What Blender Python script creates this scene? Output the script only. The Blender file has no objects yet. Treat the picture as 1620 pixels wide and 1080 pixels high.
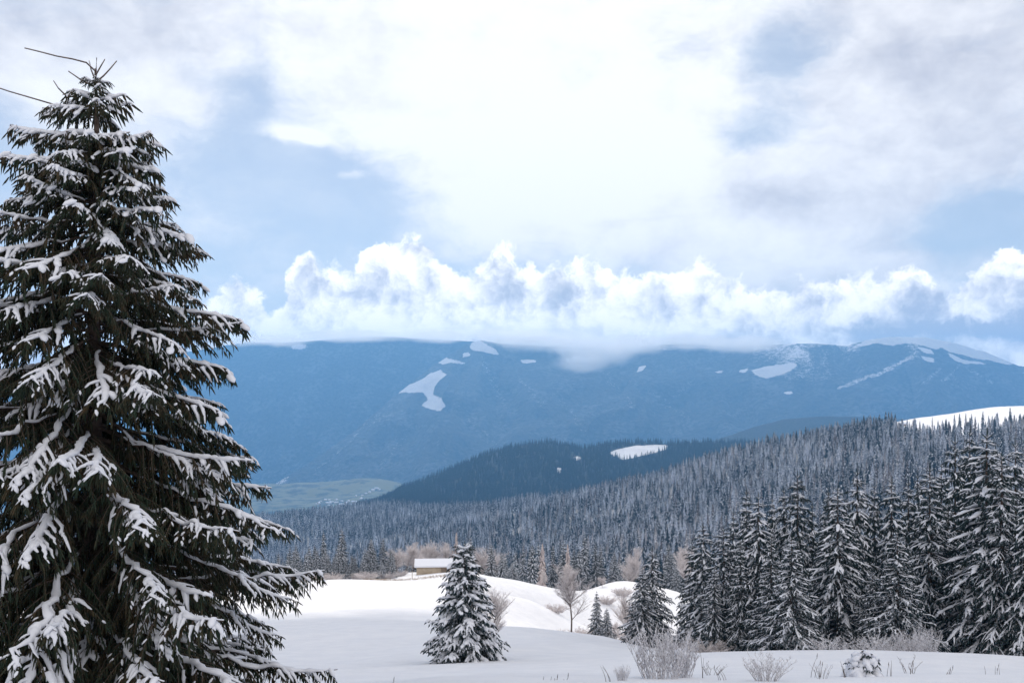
import bpy, bmesh, math, random
import numpy as np
from mathutils import Vector, Matrix, Quaternion

scene = bpy.context.scene
COL = scene.collection
R = math.radians

# ------------------------------------------------------------------ camera
FPX, HX, HY = 1560.0, 810.0, 620.0           # focal length and horizon of the 1620x1080 photograph
cam_d = bpy.data.cameras.new('camera')
cam_d.sensor_width = 36.0
cam_d.lens = 36.0 * FPX / 1620.0
cam_d.shift_y = (HY - 540.0) / 1620.0
cam_d.clip_start, cam_d.clip_end = 0.1, 60000.0
cam = bpy.data.objects.new('camera', cam_d)
cam.location = (0, 0, 0)
cam.rotation_euler = (R(90), 0, 0)
COL.objects.link(cam)
scene.camera = cam

def P(px, py, d):                             # the point seen at a pixel of the photograph, d metres ahead
    return ((px - HX) / FPX * d, d, (HY - py) / FPX * d)

# ------------------------------------------------------------------ world, sun, exposure
SUN_EL, SUN_AZ = R(36.0), R(-9.0)             # high in front, a little to the left
scene.view_settings.view_transform = 'Standard'
scene.view_settings.look = 'None'
scene.view_settings.exposure = 0.08
scene.view_settings.gamma = 1.0
scene.view_settings.use_curve_mapping = False
scene.cycles.use_denoising = True
scene.cycles.max_bounces = 8
scene.cycles.diffuse_bounces = 3
scene.cycles.volume_bounces = 5
scene.cycles.transparent_max_bounces = 8
scene.cycles.caustics_reflective = False
scene.cycles.caustics_refractive = False

world = bpy.data.worlds.new('World')
scene.world = world
world.use_nodes = True
world.cycles.sampling_method = 'MANUAL'
world.cycles.sample_map_resolution = 256

class X:                                      # scalar expressions written as Math nodes
    nt = None
    def __init__(s, sock): s.s = sock
    @staticmethod
    def op(kind, *a, clamp=False):
        n = X.nt.nodes.new('ShaderNodeMath'); n.operation = kind; n.use_clamp = clamp
        for i, v in enumerate(a):
            if isinstance(v, X): X.nt.links.new(v.s, n.inputs[i])
            else: n.inputs[i].default_value = v
        return X(n.outputs[0])
    def __add__(s, o): return X.op('ADD', s, o)
    __radd__ = __add__
    def __sub__(s, o): return X.op('SUBTRACT', s, o)
    def __rsub__(s, o): return X.op('SUBTRACT', o, s)
    def __mul__(s, o): return X.op('MULTIPLY', s, o)
    __rmul__ = __mul__
    def __truediv__(s, o): return X.op('DIVIDE', s, o)
    def pow(s, e): return X.op('POWER', s, e)
    def max(s, o): return X.op('MAXIMUM', s, o)
    def min(s, o): return X.op('MINIMUM', s, o)
    def step(s, a, b):                        # smooth step from a to b
        n = X.nt.nodes.new('ShaderNodeMapRange'); n.interpolation_type = 'SMOOTHSTEP'
        X.nt.links.new(s.s, n.inputs[0])
        for i, v in ((1, a), (2, b)):
            if isinstance(v, X): X.nt.links.new(v.s, n.inputs[i])
            else: n.inputs[i].default_value = v
        return X(n.outputs[0])

def vec(x, y, z=0.0):
    n = X.nt.nodes.new('ShaderNodeCombineXYZ')
    for i, v in enumerate((x, y, z)):
        if isinstance(v, X): X.nt.links.new(v.s, n.inputs[i])
        else: n.inputs[i].default_value = v
    return n.outputs[0]

def noise(v, scale, detail=6.0, rough=0.55, typ='FBM', lac=2.0, dist=0.0, dim='2D', color=False):
    n = X.nt.nodes.new('ShaderNodeTexNoise'); n.noise_type = typ
    n.noise_dimensions = dim
    X.nt.links.new(v, n.inputs['Vector'])
    n.inputs['Scale'].default_value = scale; n.inputs['Detail'].default_value = detail
    n.inputs['Roughness'].default_value = rough; n.inputs['Lacunarity'].default_value = lac
    n.inputs['Distortion'].default_value = dist
    if color:
        sp = X.nt.nodes.new('ShaderNodeSeparateColor'); X.nt.links.new(n.outputs[1], sp.inputs[0])
        return X(sp.outputs[0]), X(sp.outputs[1])
    return X(n.outputs[0])

def voro(v, scale, detail=2.0, rough=0.5, smooth=0.35, feat='F1'):
    n = X.nt.nodes.new('ShaderNodeTexVoronoi'); n.feature = feat; n.voronoi_dimensions = '2D'
    n.normalize = True
    X.nt.links.new(v, n.inputs['Vector'])
    n.inputs['Scale'].default_value = scale; n.inputs['Detail'].default_value = detail
    n.inputs['Roughness'].default_value = rough
    if feat == 'SMOOTH_F1': n.inputs['Smoothness'].default_value = smooth
    return X(n.outputs['Distance'])

def mixc(f, a, b):
    n = X.nt.nodes.new('ShaderNodeMix'); n.data_type = 'RGBA'
    X.nt.links.new(f.s, n.inputs[0])
    for i, v in ((6, a), (7, b)):
        if isinstance(v, tuple): n.inputs[i].default_value = (*v, 1.0)
        else: X.nt.links.new(v, n.inputs[i])
    return n.outputs[2]

def sky_xy(px, py):                           # azimuth and elevation (x10) of a pixel's direction
    a = math.atan((px - HX) / FPX)
    return 10 * a, 10 * math.atan((HY - py) / FPX * math.cos(a))

def build_sky():
    nt = world.node_tree; X.nt = nt
    for n in list(nt.nodes): nt.nodes.remove(n)
    out = nt.nodes.new('ShaderNodeOutputWorld'); bg = nt.nodes.new('ShaderNodeBackground')
    nt.links.new(bg.outputs[0], out.inputs[0])
    sky = nt.nodes.new('ShaderNodeTexSky'); sky.sky_type = 'NISHITA'; sky.sun_disc = False
    sky.sun_elevation = SUN_EL; sky.sun_rotation = SUN_AZ
    sky.altitude = 1200; sky.air_density = 1.0; sky.dust_density = 0.6; sky.ozone_density = 1.5
    tc = nt.nodes.new('ShaderNodeTexCoord'); D = tc.outputs['Generated']
    sp = nt.nodes.new('ShaderNodeSeparateXYZ'); nt.links.new(D, sp.inputs[0])
    dx, dy, dz = (X(o) for o in sp.outputs)
    U = X.op('ARCTAN2', dx, dy) * 10.0
    V = X.op('ARCSINE', dz.max(-1.0).min(1.0)) * 10.0

    def blobs(uv, lst, base):                 # a sum of soft round patches of cover or brightness
        acc = base
        for px, py, rx, ry, amp in lst:
            bx, by = sky_xy(px, py)
            n = nt.nodes.new('ShaderNodeVectorMath'); n.operation = 'MULTIPLY_ADD'
            nt.links.new(uv, n.inputs[0])
            n.inputs[1].default_value = (156.0 / rx, 156.0 / ry, 0); n.inputs[2].default_value = (-bx * 156.0 / rx, -by * 156.0 / ry, 0)
            d = nt.nodes.new('ShaderNodeVectorMath'); d.operation = 'DOT_PRODUCT'
            nt.links.new(n.outputs[0], d.inputs[0]); nt.links.new(n.outputs[0], d.inputs[1])
            acc = X.op('MULTIPLY_ADD', X.op('POWER', 0.36788, X(d.outputs['Value'])), amp, acc)
        return acc

    w1, w2 = noise(vec(U, V * 1.7, 0), 0.9, 4, 0.55, color=True)
    u1, v1 = U + (w1 - 0.5) * 0.6, V + (w2 - 0.5) * 0.4
    uv = vec(u1, v1, 0)
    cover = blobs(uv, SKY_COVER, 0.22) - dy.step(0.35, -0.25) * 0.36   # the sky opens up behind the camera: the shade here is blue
    tex = noise(vec(u1 + 30.0, v1 * 2.0, 0), 0.75, 9, 0.62)
    cov = cover + (tex - 0.5) * 1.3
    cmask = cov.step(0.10, 0.95)
    bno = noise(vec(U + w1 * 0.25 + 60.0, V * 1.5 + w2 * 0.25, 0), 1.1, 7, 0.58)
    brt = blobs(uv, SKY_BRIGHT, SKY_B0) + (bno - 0.5) * 0.95 + (tex - 0.5) * 0.35 - V.step(3.5, 7.0) * 0.85 - dy.step(0.35, -0.35) * 0.35   # clouds overhead and behind greyed to dim the shade light
    ccol = mixc(brt.step(0.0, 1.0), (0.505, 0.515, 0.60), (1.09, 1.08, 1.09))

    # clear air between the clouds: the Nishita sky, whitened by a thin veil
    bgs = nt.nodes.new('ShaderNodeMix'); bgs.data_type = 'RGBA'; bgs.blend_type = 'MULTIPLY'
    bgs.inputs[0].default_value = 1.0
    nt.links.new(sky.outputs[0], bgs.inputs[6]); bgs.inputs[7].default_value = (SKY_S * 1.02, SKY_S, SKY_S, 1)
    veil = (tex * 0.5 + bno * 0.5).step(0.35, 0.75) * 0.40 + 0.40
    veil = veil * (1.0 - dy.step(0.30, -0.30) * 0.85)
    clear = mixc(veil, bgs.outputs[2], (0.78, 0.83, 0.91))
    col = mixc(cmask, clear, ccol)

    # cumulus bank along the far ridge
    fc = nt.nodes.new('ShaderNodeFloatCurve')
    cv = fc.mapping.curves[0]
    pts = [(sky_xy(a, b)[0] / 12 + .5, sky_xy(a, b)[1] / 3.0) for a, b in BANK_TOP]
    pts = [(0.0, 0.45)] + pts + [(1.0, 0.45)]
    while len(cv.points) < len(pts): cv.points.new(0.5, 0.5)
    for c, (a, b) in zip(cv.points, pts): c.location = (a, b); c.handle_type = 'AUTO'
    fc.mapping.use_clip = False; fc.mapping.update()
    cw1, cw2 = noise(vec(U + 90.0, V, 0), 2.6, 4, 0.6, color=True)
    uc, vc = U + (cw1 - 0.5) * 0.34, V + (cw2 - 0.5) * 0.34
    nt.links.new((uc / 12.0 + 0.5).s, fc.inputs['Value'])
    top = X(fc.outputs[0]) * 3.0
    def bill(u, v): return 1.0 - voro(vec(u, v * 1.2, 0), 1.9, 2.5, 0.5)
    b0 = bill(uc, vc)
    b1 = bill(uc - 0.04, vc + 0.14)
    h = top - vc
    fine = noise(vec(uc + 150.0, vc, 0), 5.5, 5, 0.62)
    dens = h * 2.0 + (b0 - 0.70) * 0.95 + (fine - 0.5) * 0.55
    cm = dens.step(-0.06, 0.20)
    rim = 1.0 - dens.step(0.0, 0.8)
    shade = blobs(vec(uc, vc, 0), BANK_BRIGHT, BANK_B0) + (b0 - b1) * (0.5 + rim * 0.9) + rim * 0.26 + (cw1 - 0.5) * 1.2 + (fine - 0.5) * 0.9 + (cw2 - 0.5) * 0.5
    bcol = mixc(shade.step(0.0, 1.0), (0.58, 0.59, 0.68), (1.66, 1.56, 1.46))
    col2 = mixc(cm * 0.97, col, bcol)
    col3 = mixc(V.step(-0.5, 0.2), (0.40, 0.47, 0.60), col2)   # misty land below the horizon
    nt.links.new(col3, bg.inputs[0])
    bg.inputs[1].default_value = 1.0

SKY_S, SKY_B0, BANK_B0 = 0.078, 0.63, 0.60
SKY_COVER = [(780, 120, 420, 190, .75), (1000, 250, 300, 120, .7), (1130, 320, 320, 70, .55), (120, 120, 240, 130, .7),
    (1500, 130, 230, 220, .75), (1330, 410, 330, 80, .5), (640, 60, 300, 110, .4), (470, 216, 45, 17, .95), (552, 285, 32, 10, .6),
    (700, 300, 260, 40, .2), (620, 370, 330, 40, .15),
    (1240, 90, 60, 50, -.75), (1190, 205, 90, 36, -.9), (1570, 355, 130, 45, -.95), (540, 335, 190, 50, -.55), (450, 260, 150, 55, -.75),
    (400, 150, 70, 80, -.45), (20, 250, 70, 45, -.8), (1400, 330, 90, 25, -.2)]
SKY_BRIGHT = [(790, 150, 420, 220, .36), (1000, 280, 300, 120, .30), (470, 215, 60, 25, .3), (1500, 110, 230, 170, -.26), (170, 30, 320, 90, -.16),
    (1160, 325, 110, 36, -.42), (960, 352, 50, 18, -.25), (1420, 330, 150, 40, -.12), (250, 170, 90, 70, .12)]
BANK_TOP = [(240, 500), (330, 470), (360, 442), (385, 430), (410, 452), (432, 486), (455, 440), (490, 404), (515, 422), (545, 425), (600, 380),
    (645, 376), (690, 402), (750, 415), (800, 403), (860, 416), (920, 415), (990, 432), (1060, 428), (1100, 414), (1150, 446), (1220, 452),
    (1300, 446), (1370, 440), (1440, 430), (1490, 446), (1540, 412), (1620, 402), (1740, 430)]
BANK_BRIGHT = [(760, 528, 420, 20, .14), (490, 432, 30, 24, -.5), (385, 470, 36, 40, -.12), (650, 392, 30, 16, -.4), (815, 450, 30, 30, -.35), (885, 452, 34, 34, -.45), (760, 440, 22, 20, -.2),
    (1450, 478, 40, 34, -.5), (1230, 445, 90, 14, -.45), (1590, 450, 60, 20, -.35), (1530, 520, 150, 16, -.75), (1050, 470, 40, 25, -.2), (560, 460, 40, 24, -.12), (960, 500, 80, 20, .15), (700, 500, 300, 22, .15)]
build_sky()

S = Vector((math.sin(SUN_AZ) * math.cos(SUN_EL), math.cos(SUN_AZ) * math.cos(SUN_EL), math.sin(SUN_EL)))
sun_d = bpy.data.lights.new('sun', 'SUN')
sun_d.energy = 2.7
sun_d.angle = R(0.53)
sun_d.color = (1.0, 0.90, 0.78)
sun = bpy.data.objects.new('sun', sun_d)
sun.rotation_euler = S.to_track_quat('Z', 'Y').to_euler()
sun.location = S * 500
COL.objects.link(sun)

# ------------------------------------------------------------------ small helpers
def tag(o, label=None, cat=None, group=None, kind=None):
    if label: o['label'] = label
    if cat: o['category'] = cat
    if group: o['group'] = group
    if kind: o['kind'] = kind
    return o

def link(o, parent=None):
    COL.objects.link(o)
    if parent is not None: o.parent = parent
    return o

def empty(name, loc, rz=0.0):
    o = bpy.data.objects.new(name, None); o.empty_display_size = 0.3
    o.location = loc; o.rotation_euler = (0, 0, rz)
    return link(o)

class MB:
    """collects tubes, boxes and sheets; build() links them as one mesh object"""
    def __init__(s): s.v, s.f, s.m, s.n = [], [], [], 0
    def add(s, verts, faces, mat=0):
        s.v.append(np.asarray(verts, float).reshape(-1, 3))
        s.f.extend([tuple(int(i) + s.n for i in f) for f in faces]); s.m.extend([mat] * len(faces))
        s.n += len(s.v[-1])
    def tube(s, pts, rad, sides=3, mat=0, flat=1.0, up=(0, 0, 1), cap=False):
        pts = np.asarray(pts, float); k = len(pts)
        t = np.gradient(pts, axis=0); t /= np.linalg.norm(t, axis=1)[:, None] + 1e-9
        u = np.cross(t, np.asarray(up, float)); l = np.linalg.norm(u, axis=1)
        bad = l < 0.05
        if bad.any(): u[bad] = np.cross(t[bad], (1.0, 0.13, 0)); l = np.linalg.norm(u, axis=1)
        u /= l[:, None] + 1e-9
        w = np.cross(u, t)
        rad = np.broadcast_to(np.asarray(rad, float), (k,))
        a = np.arange(sides) * 2 * math.pi / sides + (math.pi / 6 if sides == 3 else 0.4)
        ring = (u[:, None, :] * np.cos(a)[None, :, None] + w[:, None, :] * (np.sin(a) * flat)[None, :, None]) * rad[:, None, None] + pts[:, None, :]
        f = [(i * sides + j, i * sides + (j + 1) % sides, (i + 1) * sides + (j + 1) % sides, (i + 1) * sides + j) for i in range(k - 1) for j in range(sides)]
        if cap: f.append(tuple(range((k - 1) * sides, k * sides)))
        s.add(ring.reshape(-1, 3), f, mat)
    def box(s, c, size, mat=0, rz=0.0):
        x, y, z = (v / 2 for v in size)
        p = np.array([(a * x, b * y, d * z) for a in (-1, 1) for b in (-1, 1) for d in (-1, 1)])
        ca, sa = math.cos(rz), math.sin(rz)
        p = np.stack([p[:, 0] * ca - p[:, 1] * sa, p[:, 0] * sa + p[:, 1] * ca, p[:, 2]], 1) + np.asarray(c)
        s.add(p, [(0, 1, 3, 2), (4, 6, 7, 5), (0, 4, 5, 1), (2, 3, 7, 6), (0, 2, 6, 4), (1, 5, 7, 3)], mat)
    def mesh(s, name, mats, smooth=True):
        me = bpy.data.meshes.new(name)
        me.from_pydata(np.concatenate(s.v) if s.v else [], [], s.f)
        for m in mats: me.materials.append(m)
        me.polygons.foreach_set('material_index', np.array(s.m, dtype=np.int32))
        me.polygons.foreach_set('use_smooth', np.full(len(s.m), smooth))
        me.update()
        return me
    def build(s, name, mats, parent=None, smooth=True):
        return link(bpy.data.objects.new(name, s.mesh(name, mats, smooth)), parent)

def inst(name, me, parent=None, loc=(0, 0, 0), rot=(0, 0, 0), sc=(1, 1, 1)):
    o = bpy.data.objects.new(name, me)
    o.location = loc; o.rotation_euler = rot; o.scale = sc
    return link(o, parent)

class Noise2:
    """value noise on a lattice, a few octaves"""
    def __init__(s, seed): s.t = np.random.RandomState(seed).rand(256, 256)
    def one(s, x, y):
        xi, yi = np.floor(x).astype(int), np.floor(y).astype(int)
        fx, fy = x - xi, y - yi
        fx = fx * fx * (3 - 2 * fx); fy = fy * fy * (3 - 2 * fy)
        g = lambda a, b: s.t[a % 256, b % 256]
        return (g(xi, yi) * (1 - fx) + g(xi + 1, yi) * fx) * (1 - fy) + (g(xi, yi + 1) * (1 - fx) + g(xi + 1, yi + 1) * fx) * fy
    def __call__(s, x, y, octv=4, gain=0.5):
        r, a, tot = 0, 1.0, 0
        for k in range(octv):
            r = r + a * s.one(x * 2 ** k + 17.3 * k, y * 2 ** k - 9.1 * k); tot += a; a *= gain
        return r / tot - 0.5

class Surf:
    """a smooth ground through points given as (pixel x, pixel y, metres ahead)"""
    def __init__(s, pts, reg=1e-3):
        p = np.array([P(*q) for q in pts])
        s.c = p[:, :2]; s.k = max(np.abs(s.c).max(), 1.0)
        c = s.c / s.k; n = len(c)
        d = np.linalg.norm(c[:, None] - c[None], axis=2)
        K = np.where(d > 0, d * d * np.log(d + 1e-12), 0) + reg * np.eye(n)
        A = np.zeros((n + 3, n + 3)); A[:n, :n] = K; A[:n, n] = 1; A[:n, n + 1:] = c; A[n, :n] = 1; A[n + 1:, :n] = c.T
        s.w = np.linalg.solve(A, np.concatenate([p[:, 2], np.zeros(3)]))
    def __call__(s, x, y):
        x = np.asarray(x, float); sh = x.shape
        q = np.stack([x.ravel(), np.asarray(y, float).ravel()], 1) / s.k; c = s.c / s.k; n = len(c)
        d = np.linalg.norm(q[:, None] - c[None], axis=2)
        r = (np.where(d > 0, d * d * np.log(d + 1e-12), 0) @ s.w[:n]) + s.w[n] + q @ s.w[n + 1:]
        return r.reshape(sh)

def sheet(name, xs, ys, z, mats, snow=None):
    """a ground sheet over a grid of x, y (2-D arrays)"""
    k, l = xs.shape
    v = np.stack([xs, ys, z], 2).reshape(-1, 3)
    i = np.arange((k - 1) * (l - 1)); r, c = i // (l - 1), i % (l - 1); a = r * l + c
    f = np.stack([a, a + 1, a + l + 1, a + l], 1)
    me = bpy.data.meshes.new(name)
    me.vertices.add(len(v)); me.vertices.foreach_set('co', v.ravel())
    me.loops.add(len(f) * 4); me.loops.foreach_set('vertex_index', f.ravel().astype(np.int32))
    me.polygons.add(len(f)); me.polygons.foreach_set('loop_start', (np.arange(len(f)) * 4).astype(np.int32))
    me.polygons.foreach_set('use_smooth', np.ones(len(f), bool))
    if snow is not None:
        at = me.attributes.new('snow', 'FLOAT', 'POINT'); at.data.foreach_set('value', np.asarray(snow, float).ravel())
    me.update(calc_edges=True); me.validate()
    for m in mats: me.materials.append(m)
    return link(bpy.data.objects.new(name, me))

# ------------------------------------------------------------------ materials
def new_mat(name):
    m = bpy.data.materials.new(name); m.use_nodes = True
    nt = m.node_tree; X.nt = nt
    b = nt.nodes['Principled BSDF']; b.inputs['Roughness'].default_value = 0.85
    b.inputs['Specular IOR Level'].default_value = 0.15
    return m, nt, b

def obj_co(): n = X.nt.nodes.new('ShaderNodeTexCoord'); return n.outputs['Object']
def geo_co(): n = X.nt.nodes.new('ShaderNodeNewGeometry'); return n.outputs['Position']
def normal_z():
    n = X.nt.nodes.new('ShaderNodeNewGeometry'); s = X.nt.nodes.new('ShaderNodeSeparateXYZ')
    X.nt.links.new(n.outputs['Normal'], s.inputs[0]); return X(s.outputs[2])
def attr(name): n = X.nt.nodes.new('ShaderNodeAttribute'); n.attribute_name = name; return X(n.outputs['Fac'])
def rnd(): n = X.nt.nodes.new('ShaderNodeObjectInfo'); return X(n.outputs['Random'])
def bump(b, h, strength, dist):
    n = X.nt.nodes.new('ShaderNodeBump'); n.inputs['Strength'].default_value = strength; n.inputs['Distance'].default_value = dist
    X.nt.links.new(h.s, n.inputs['Height']); X.nt.links.new(n.outputs[0], b.inputs['Normal'])

def mat_snow(name, col=(0.84, 0.85, 0.87), scale=9.0, dist=0.02):
    m, nt, b = new_mat(name); co = obj_co()
    n = noise(co, scale, 4, 0.6, dim='3D')
    nt.links.new(mixc(n.step(0.2, 0.8), tuple(c * 0.95 for c in col), col), b.inputs['Base Color'])
    bump(b, n, 0.5, dist)
    return m

def mat_needles(name, dark, tip, frost, f0, f1, scale=3.0, vary=0.0):
    """spruce needles, brownish towards some tips, rimed with frost in patches"""
    m, nt, b = new_mat(name); co = obj_co()
    a = noise(co, scale, 3, 0.6, dim='3D'); c = noise(co, scale * 6, 3, 0.7, dim='3D')
    base = mixc((a * 0.6 + c * 0.4).step(0.42, 0.66), dark, tip)
    fz = normal_z() * 0.35 + c * 0.9
    if vary: fz = fz + (rnd() - 0.5) * vary + (noise(geo_co(), 0.009, 4, 0.6, dim='3D') - 0.5) * 0.55
    nt.links.new(mixc(fz.step(f0, f1), base, frost), b.inputs['Base Color'])
    return m

def mat_flat(name, c0, c1, scale=4.0, rough=0.85, dist=0.0):
    m, nt, b = new_mat(name); n = noise(obj_co(), scale, 5, 0.65, dim='3D')
    nt.links.new(mixc(n.step(0.3, 0.7), c0, c1), b.inputs['Base Color'])
    b.inputs['Roughness'].default_value = rough
    if dist: bump(b, n, 0.6, dist)
    return m

M = {}
M['snow'] = mat_snow('snow', (0.70, 0.725, 0.79))
M['bark'] = mat_flat('bark', (0.05, 0.035, 0.028), (0.12, 0.09, 0.075), 7.0, dist=0.02)
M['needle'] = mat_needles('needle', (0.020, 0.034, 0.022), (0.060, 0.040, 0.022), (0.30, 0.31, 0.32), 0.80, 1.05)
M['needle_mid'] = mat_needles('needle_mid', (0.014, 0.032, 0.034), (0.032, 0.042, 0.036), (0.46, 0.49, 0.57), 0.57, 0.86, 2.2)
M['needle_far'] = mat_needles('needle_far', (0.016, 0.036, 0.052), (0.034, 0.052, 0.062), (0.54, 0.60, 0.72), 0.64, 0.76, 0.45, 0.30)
M['rime'] = mat_flat('rime', (0.46, 0.41, 0.41), (0.86, 0.82, 0.82), 2.0)
M['rime_brown'] = mat_flat('rime_brown', (0.30, 0.25, 0.24), (0.56, 0.50, 0.49), 2.0)
M['needle_dark'] = mat_needles('needle_dark', (0.012, 0.026, 0.026), (0.03, 0.040, 0.036), (0.30, 0.32, 0.34), 0.80, 1.05, 0.45, 0.2)
M['needle_brown'] = mat_needles('needle_brown', (0.05, 0.047, 0.052), (0.08, 0.07, 0.07), (0.56, 0.55, 0.58), 0.56, 0.80, 0.45, 0.30)

def mat_frost_twig(name, wood, frost, t):
    m, nt, b = new_mat(name); n = noise(obj_co(), 14.0, 3, 0.6, dim='3D')
    nt.links.new(mixc((normal_z() * 0.3 + n).step(t, t + 0.3), wood, frost), b.inputs['Base Color'])
    return m
M['twig'] = mat_frost_twig('twig', (0.10, 0.065, 0.065), (0.74, 0.74, 0.78), 0.22)
M['twig_dark'] = mat_frost_twig('twig_dark', (0.07, 0.045, 0.035), (0.60, 0.60, 0.64), 0.55)
M['straw'] = mat_flat('straw', (0.22, 0.17, 0.13), (0.46, 0.38, 0.31), 5.0)
M['stem'] = mat_flat('stem', (0.08, 0.06, 0.05), (0.20, 0.16, 0.14), 5.0)

# ------------------------------------------------------------------ the ground, sheet after sheet
NA = Noise2(3)
FIELD = Surf([(810, 1000000, 0.0031), (300, 1425, 5), (1320, 1425, 5), (810, 1425, 5), (810, 1190, 12), (200, 1200, 12), (1500, 1190, 12),
    (160, 1170, 20), (560, 1092, 22), (810, 1083, 22), (1200, 1078, 23), (1600, 1074, 23), (1000, 1080, 23),
    (700, 1068, 38), (300, 1075, 38), (1000, 1062, 38), (1300, 1054, 38), (1600, 1058, 38),
    (1200, 1037, 58), (1400, 1036, 58), (1600, 1044, 56), (1000, 1036, 62), (735, 1050, 60), (500, 1052, 60), (200, 1060, 60),
    (500, 1018, 88), (750, 1016, 88), (930, 1017, 88), (1010, 1022, 84), (1100, 1044, 84), (1300, 1050, 84), (1600, 1060, 84),
    (500, 985, 115), (750, 982, 115), (880, 996, 113), (980, 1012, 108), (1060, 1050, 108), (1300, 1062, 108), (1600, 1072, 108),
    (500, 950, 155), (700, 945, 155), (840, 950, 158), (900, 1005, 150), (980, 1015, 145), (1060, 1030, 140), (1300, 1070, 140), (1600, 1080, 140),
    (470, 920, 198), (560, 917, 202), (640, 917, 206), (720, 908, 210), (780, 912, 203), (830, 936, 196), (880, 1000, 185),
    (660, 912, 214), (720, 905, 216), (600, 912, 216), (480, 925, 225), (800, 945, 230), (700, 915, 236),
    (950, 966, 200), (1010, 932, 225), (980, 918, 248), (1060, 935, 225), (1080, 945, 240), (1010, 950, 290), (880, 955, 255), (780, 950, 270), (650, 940, 270), (480, 945, 270), (300, 960, 240),
    (1250, 1010, 240), (1500, 1020, 240), (300, 990, 400), (700, 992, 400), (1000, 990, 400), (1400, 960, 400), (1650, 960, 400), (800, 1030, 480), (1400, 985, 480), (300, 1030, 480)], 1e-6)
def zA(x, y):
    x = np.asarray(x, float); y = np.asarray(y, float)
    d = np.hypot(x, y)
    return FIELD(x, y) + NA(x / 19, y / 19, 3) * np.clip((d - 15) / 40, 0, 1) * 1.3 + NA(x / 7 + 40, y / 4.5, 2) * 0.28 * np.clip(d / 30, 0, 1)

HILL = Surf([(1620, 688, 980), (1620, 641, 1330), (1500, 698, 980), (1500, 656, 1330), (1420, 702, 980), (1420, 668, 1330), (1380, 698, 1030), (1380, 690, 1300), (1300, 694, 1150), (1200, 714, 1250),
    (1100, 750, 1400), (960, 782, 1650), (800, 803, 1950), (600, 806, 2300), (430, 838, 2500), (300, 845, 2500),
    (1620, 760, 650), (1500, 800, 650), (1200, 805, 800), (1350, 740, 900), (1000, 840, 1000), (800, 858, 1200), (600, 862, 1500), (430, 875, 1700),
    (1620, 900, 460), (1400, 930, 440), (1200, 930, 500), (1000, 930, 560), (700, 925, 700), (450, 925, 900), (300, 925, 900),
    (1000, 990, 400), (700, 995, 420), (400, 1000, 420), (1620, 975, 380),
    (1620, 700, 1700), (1400, 730, 1700), (1200, 770, 1700), (1000, 830, 2100), (800, 850, 2500), (600, 850, 2900), (400, 870, 3000),
    (1800, 630, 1300), (1900, 700, 800), (1900, 900, 500)], 1e-6)
def zB(x, y): return HILL(x, y) + NA(np.asarray(x) / 120, np.asarray(y) / 120, 4) * 14.0

def mat_field():
    m, nt, b = new_mat('snow_ground'); co = geo_co()
    n = noise(co, 0.55, 7, 0.62, dim='3D'); g = noise(co, 9.0, 4, 0.6, dim='3D')
    nt.links.new(mixc(n.step(0.3, 0.7), (0.72, 0.735, 0.775), (0.78, 0.79, 0.82)), b.inputs['Base Color'])
    bump(b, n * 0.85 + g * 0.07, 0.7, 0.22)
    return m
M['snow_ground'] = mat_field()
gx, gy = np.meshgrid(np.linspace(-300, 340, 321), np.concatenate([np.linspace(-40, 60, 81), np.linspace(61.5, 470, 270)]))
o = sheet('snow_field', gx, gy, zA(gx, gy), [M['snow_ground']])
tag(o, 'smooth snow covered meadow sloping down to the barn', kind='structure')

def mat_land(name, forest0, forest1, scale, snow=(0.84, 0.84, 0.86), rel=1.5, b_d=8.0, frost=(0.20, 0.22, 0.25), fr=0.0):
    """forest seen from far away, with open snow where the attribute says a meadow lies"""
    m, nt, b = new_mat(name); co = geo_co()
    n = noise(co, scale, 5, 0.7, dim='3D'); f = noise(co, scale * 0.13, 5, 0.6, dim='3D')
    base = mixc(n.step(0.32, 0.68), forest0, forest1)
    if fr: base = mixc((f + (n - 0.5) * 0.7).step(0.48, 0.78) * fr, base, frost)
    sn = attr('snow') + (n - 0.5) * 0.45 * rel + (noise(co, scale * 4.0, 4, 0.7, dim='3D') - 0.5) * 0.45 * rel
    nt.links.new(mixc(sn.step(0.42, 0.60), base, snow), b.inputs['Base Color'])
    if b_d: bump(b, n, 1.0, b_d)
    return m
M['hill_floor'] = mat_land('hill_floor', (0.10, 0.11, 0.12), (0.40, 0.41, 0.43), 0.2, b_d=0.5)
M['ridge'] = mat_land('ridge', (0.012, 0.022, 0.024), (0.045, 0.060, 0.062), 0.09, b_d=9.0)
M['mountain'] = mat_land('mountain', (0.010, 0.020, 0.028), (0.060, 0.072, 0.080), 0.030, b_d=45.0, fr=0.5, frost=(0.20, 0.22, 0.26))

u, d = np.meshgrid(np.linspace(-0.78, 0.80, 240), np.geomspace(370, 3100, 200))
bx, by = u * d, d
def hilltop(x, y): u_ = x / y; return (u_ > 0.355) & (y > 985 + np.maximum(0, 0.425 - u_) * 4200 + 22 * np.sin(x / 19.0))
sn = hilltop(bx, by).astype(float)
o = sheet('hill', bx, by, zB(bx, by), [M['hill_floor']], sn)
tag(o, 'near hill under frosted spruce forest with a snowy crest', kind='structure')

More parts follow.
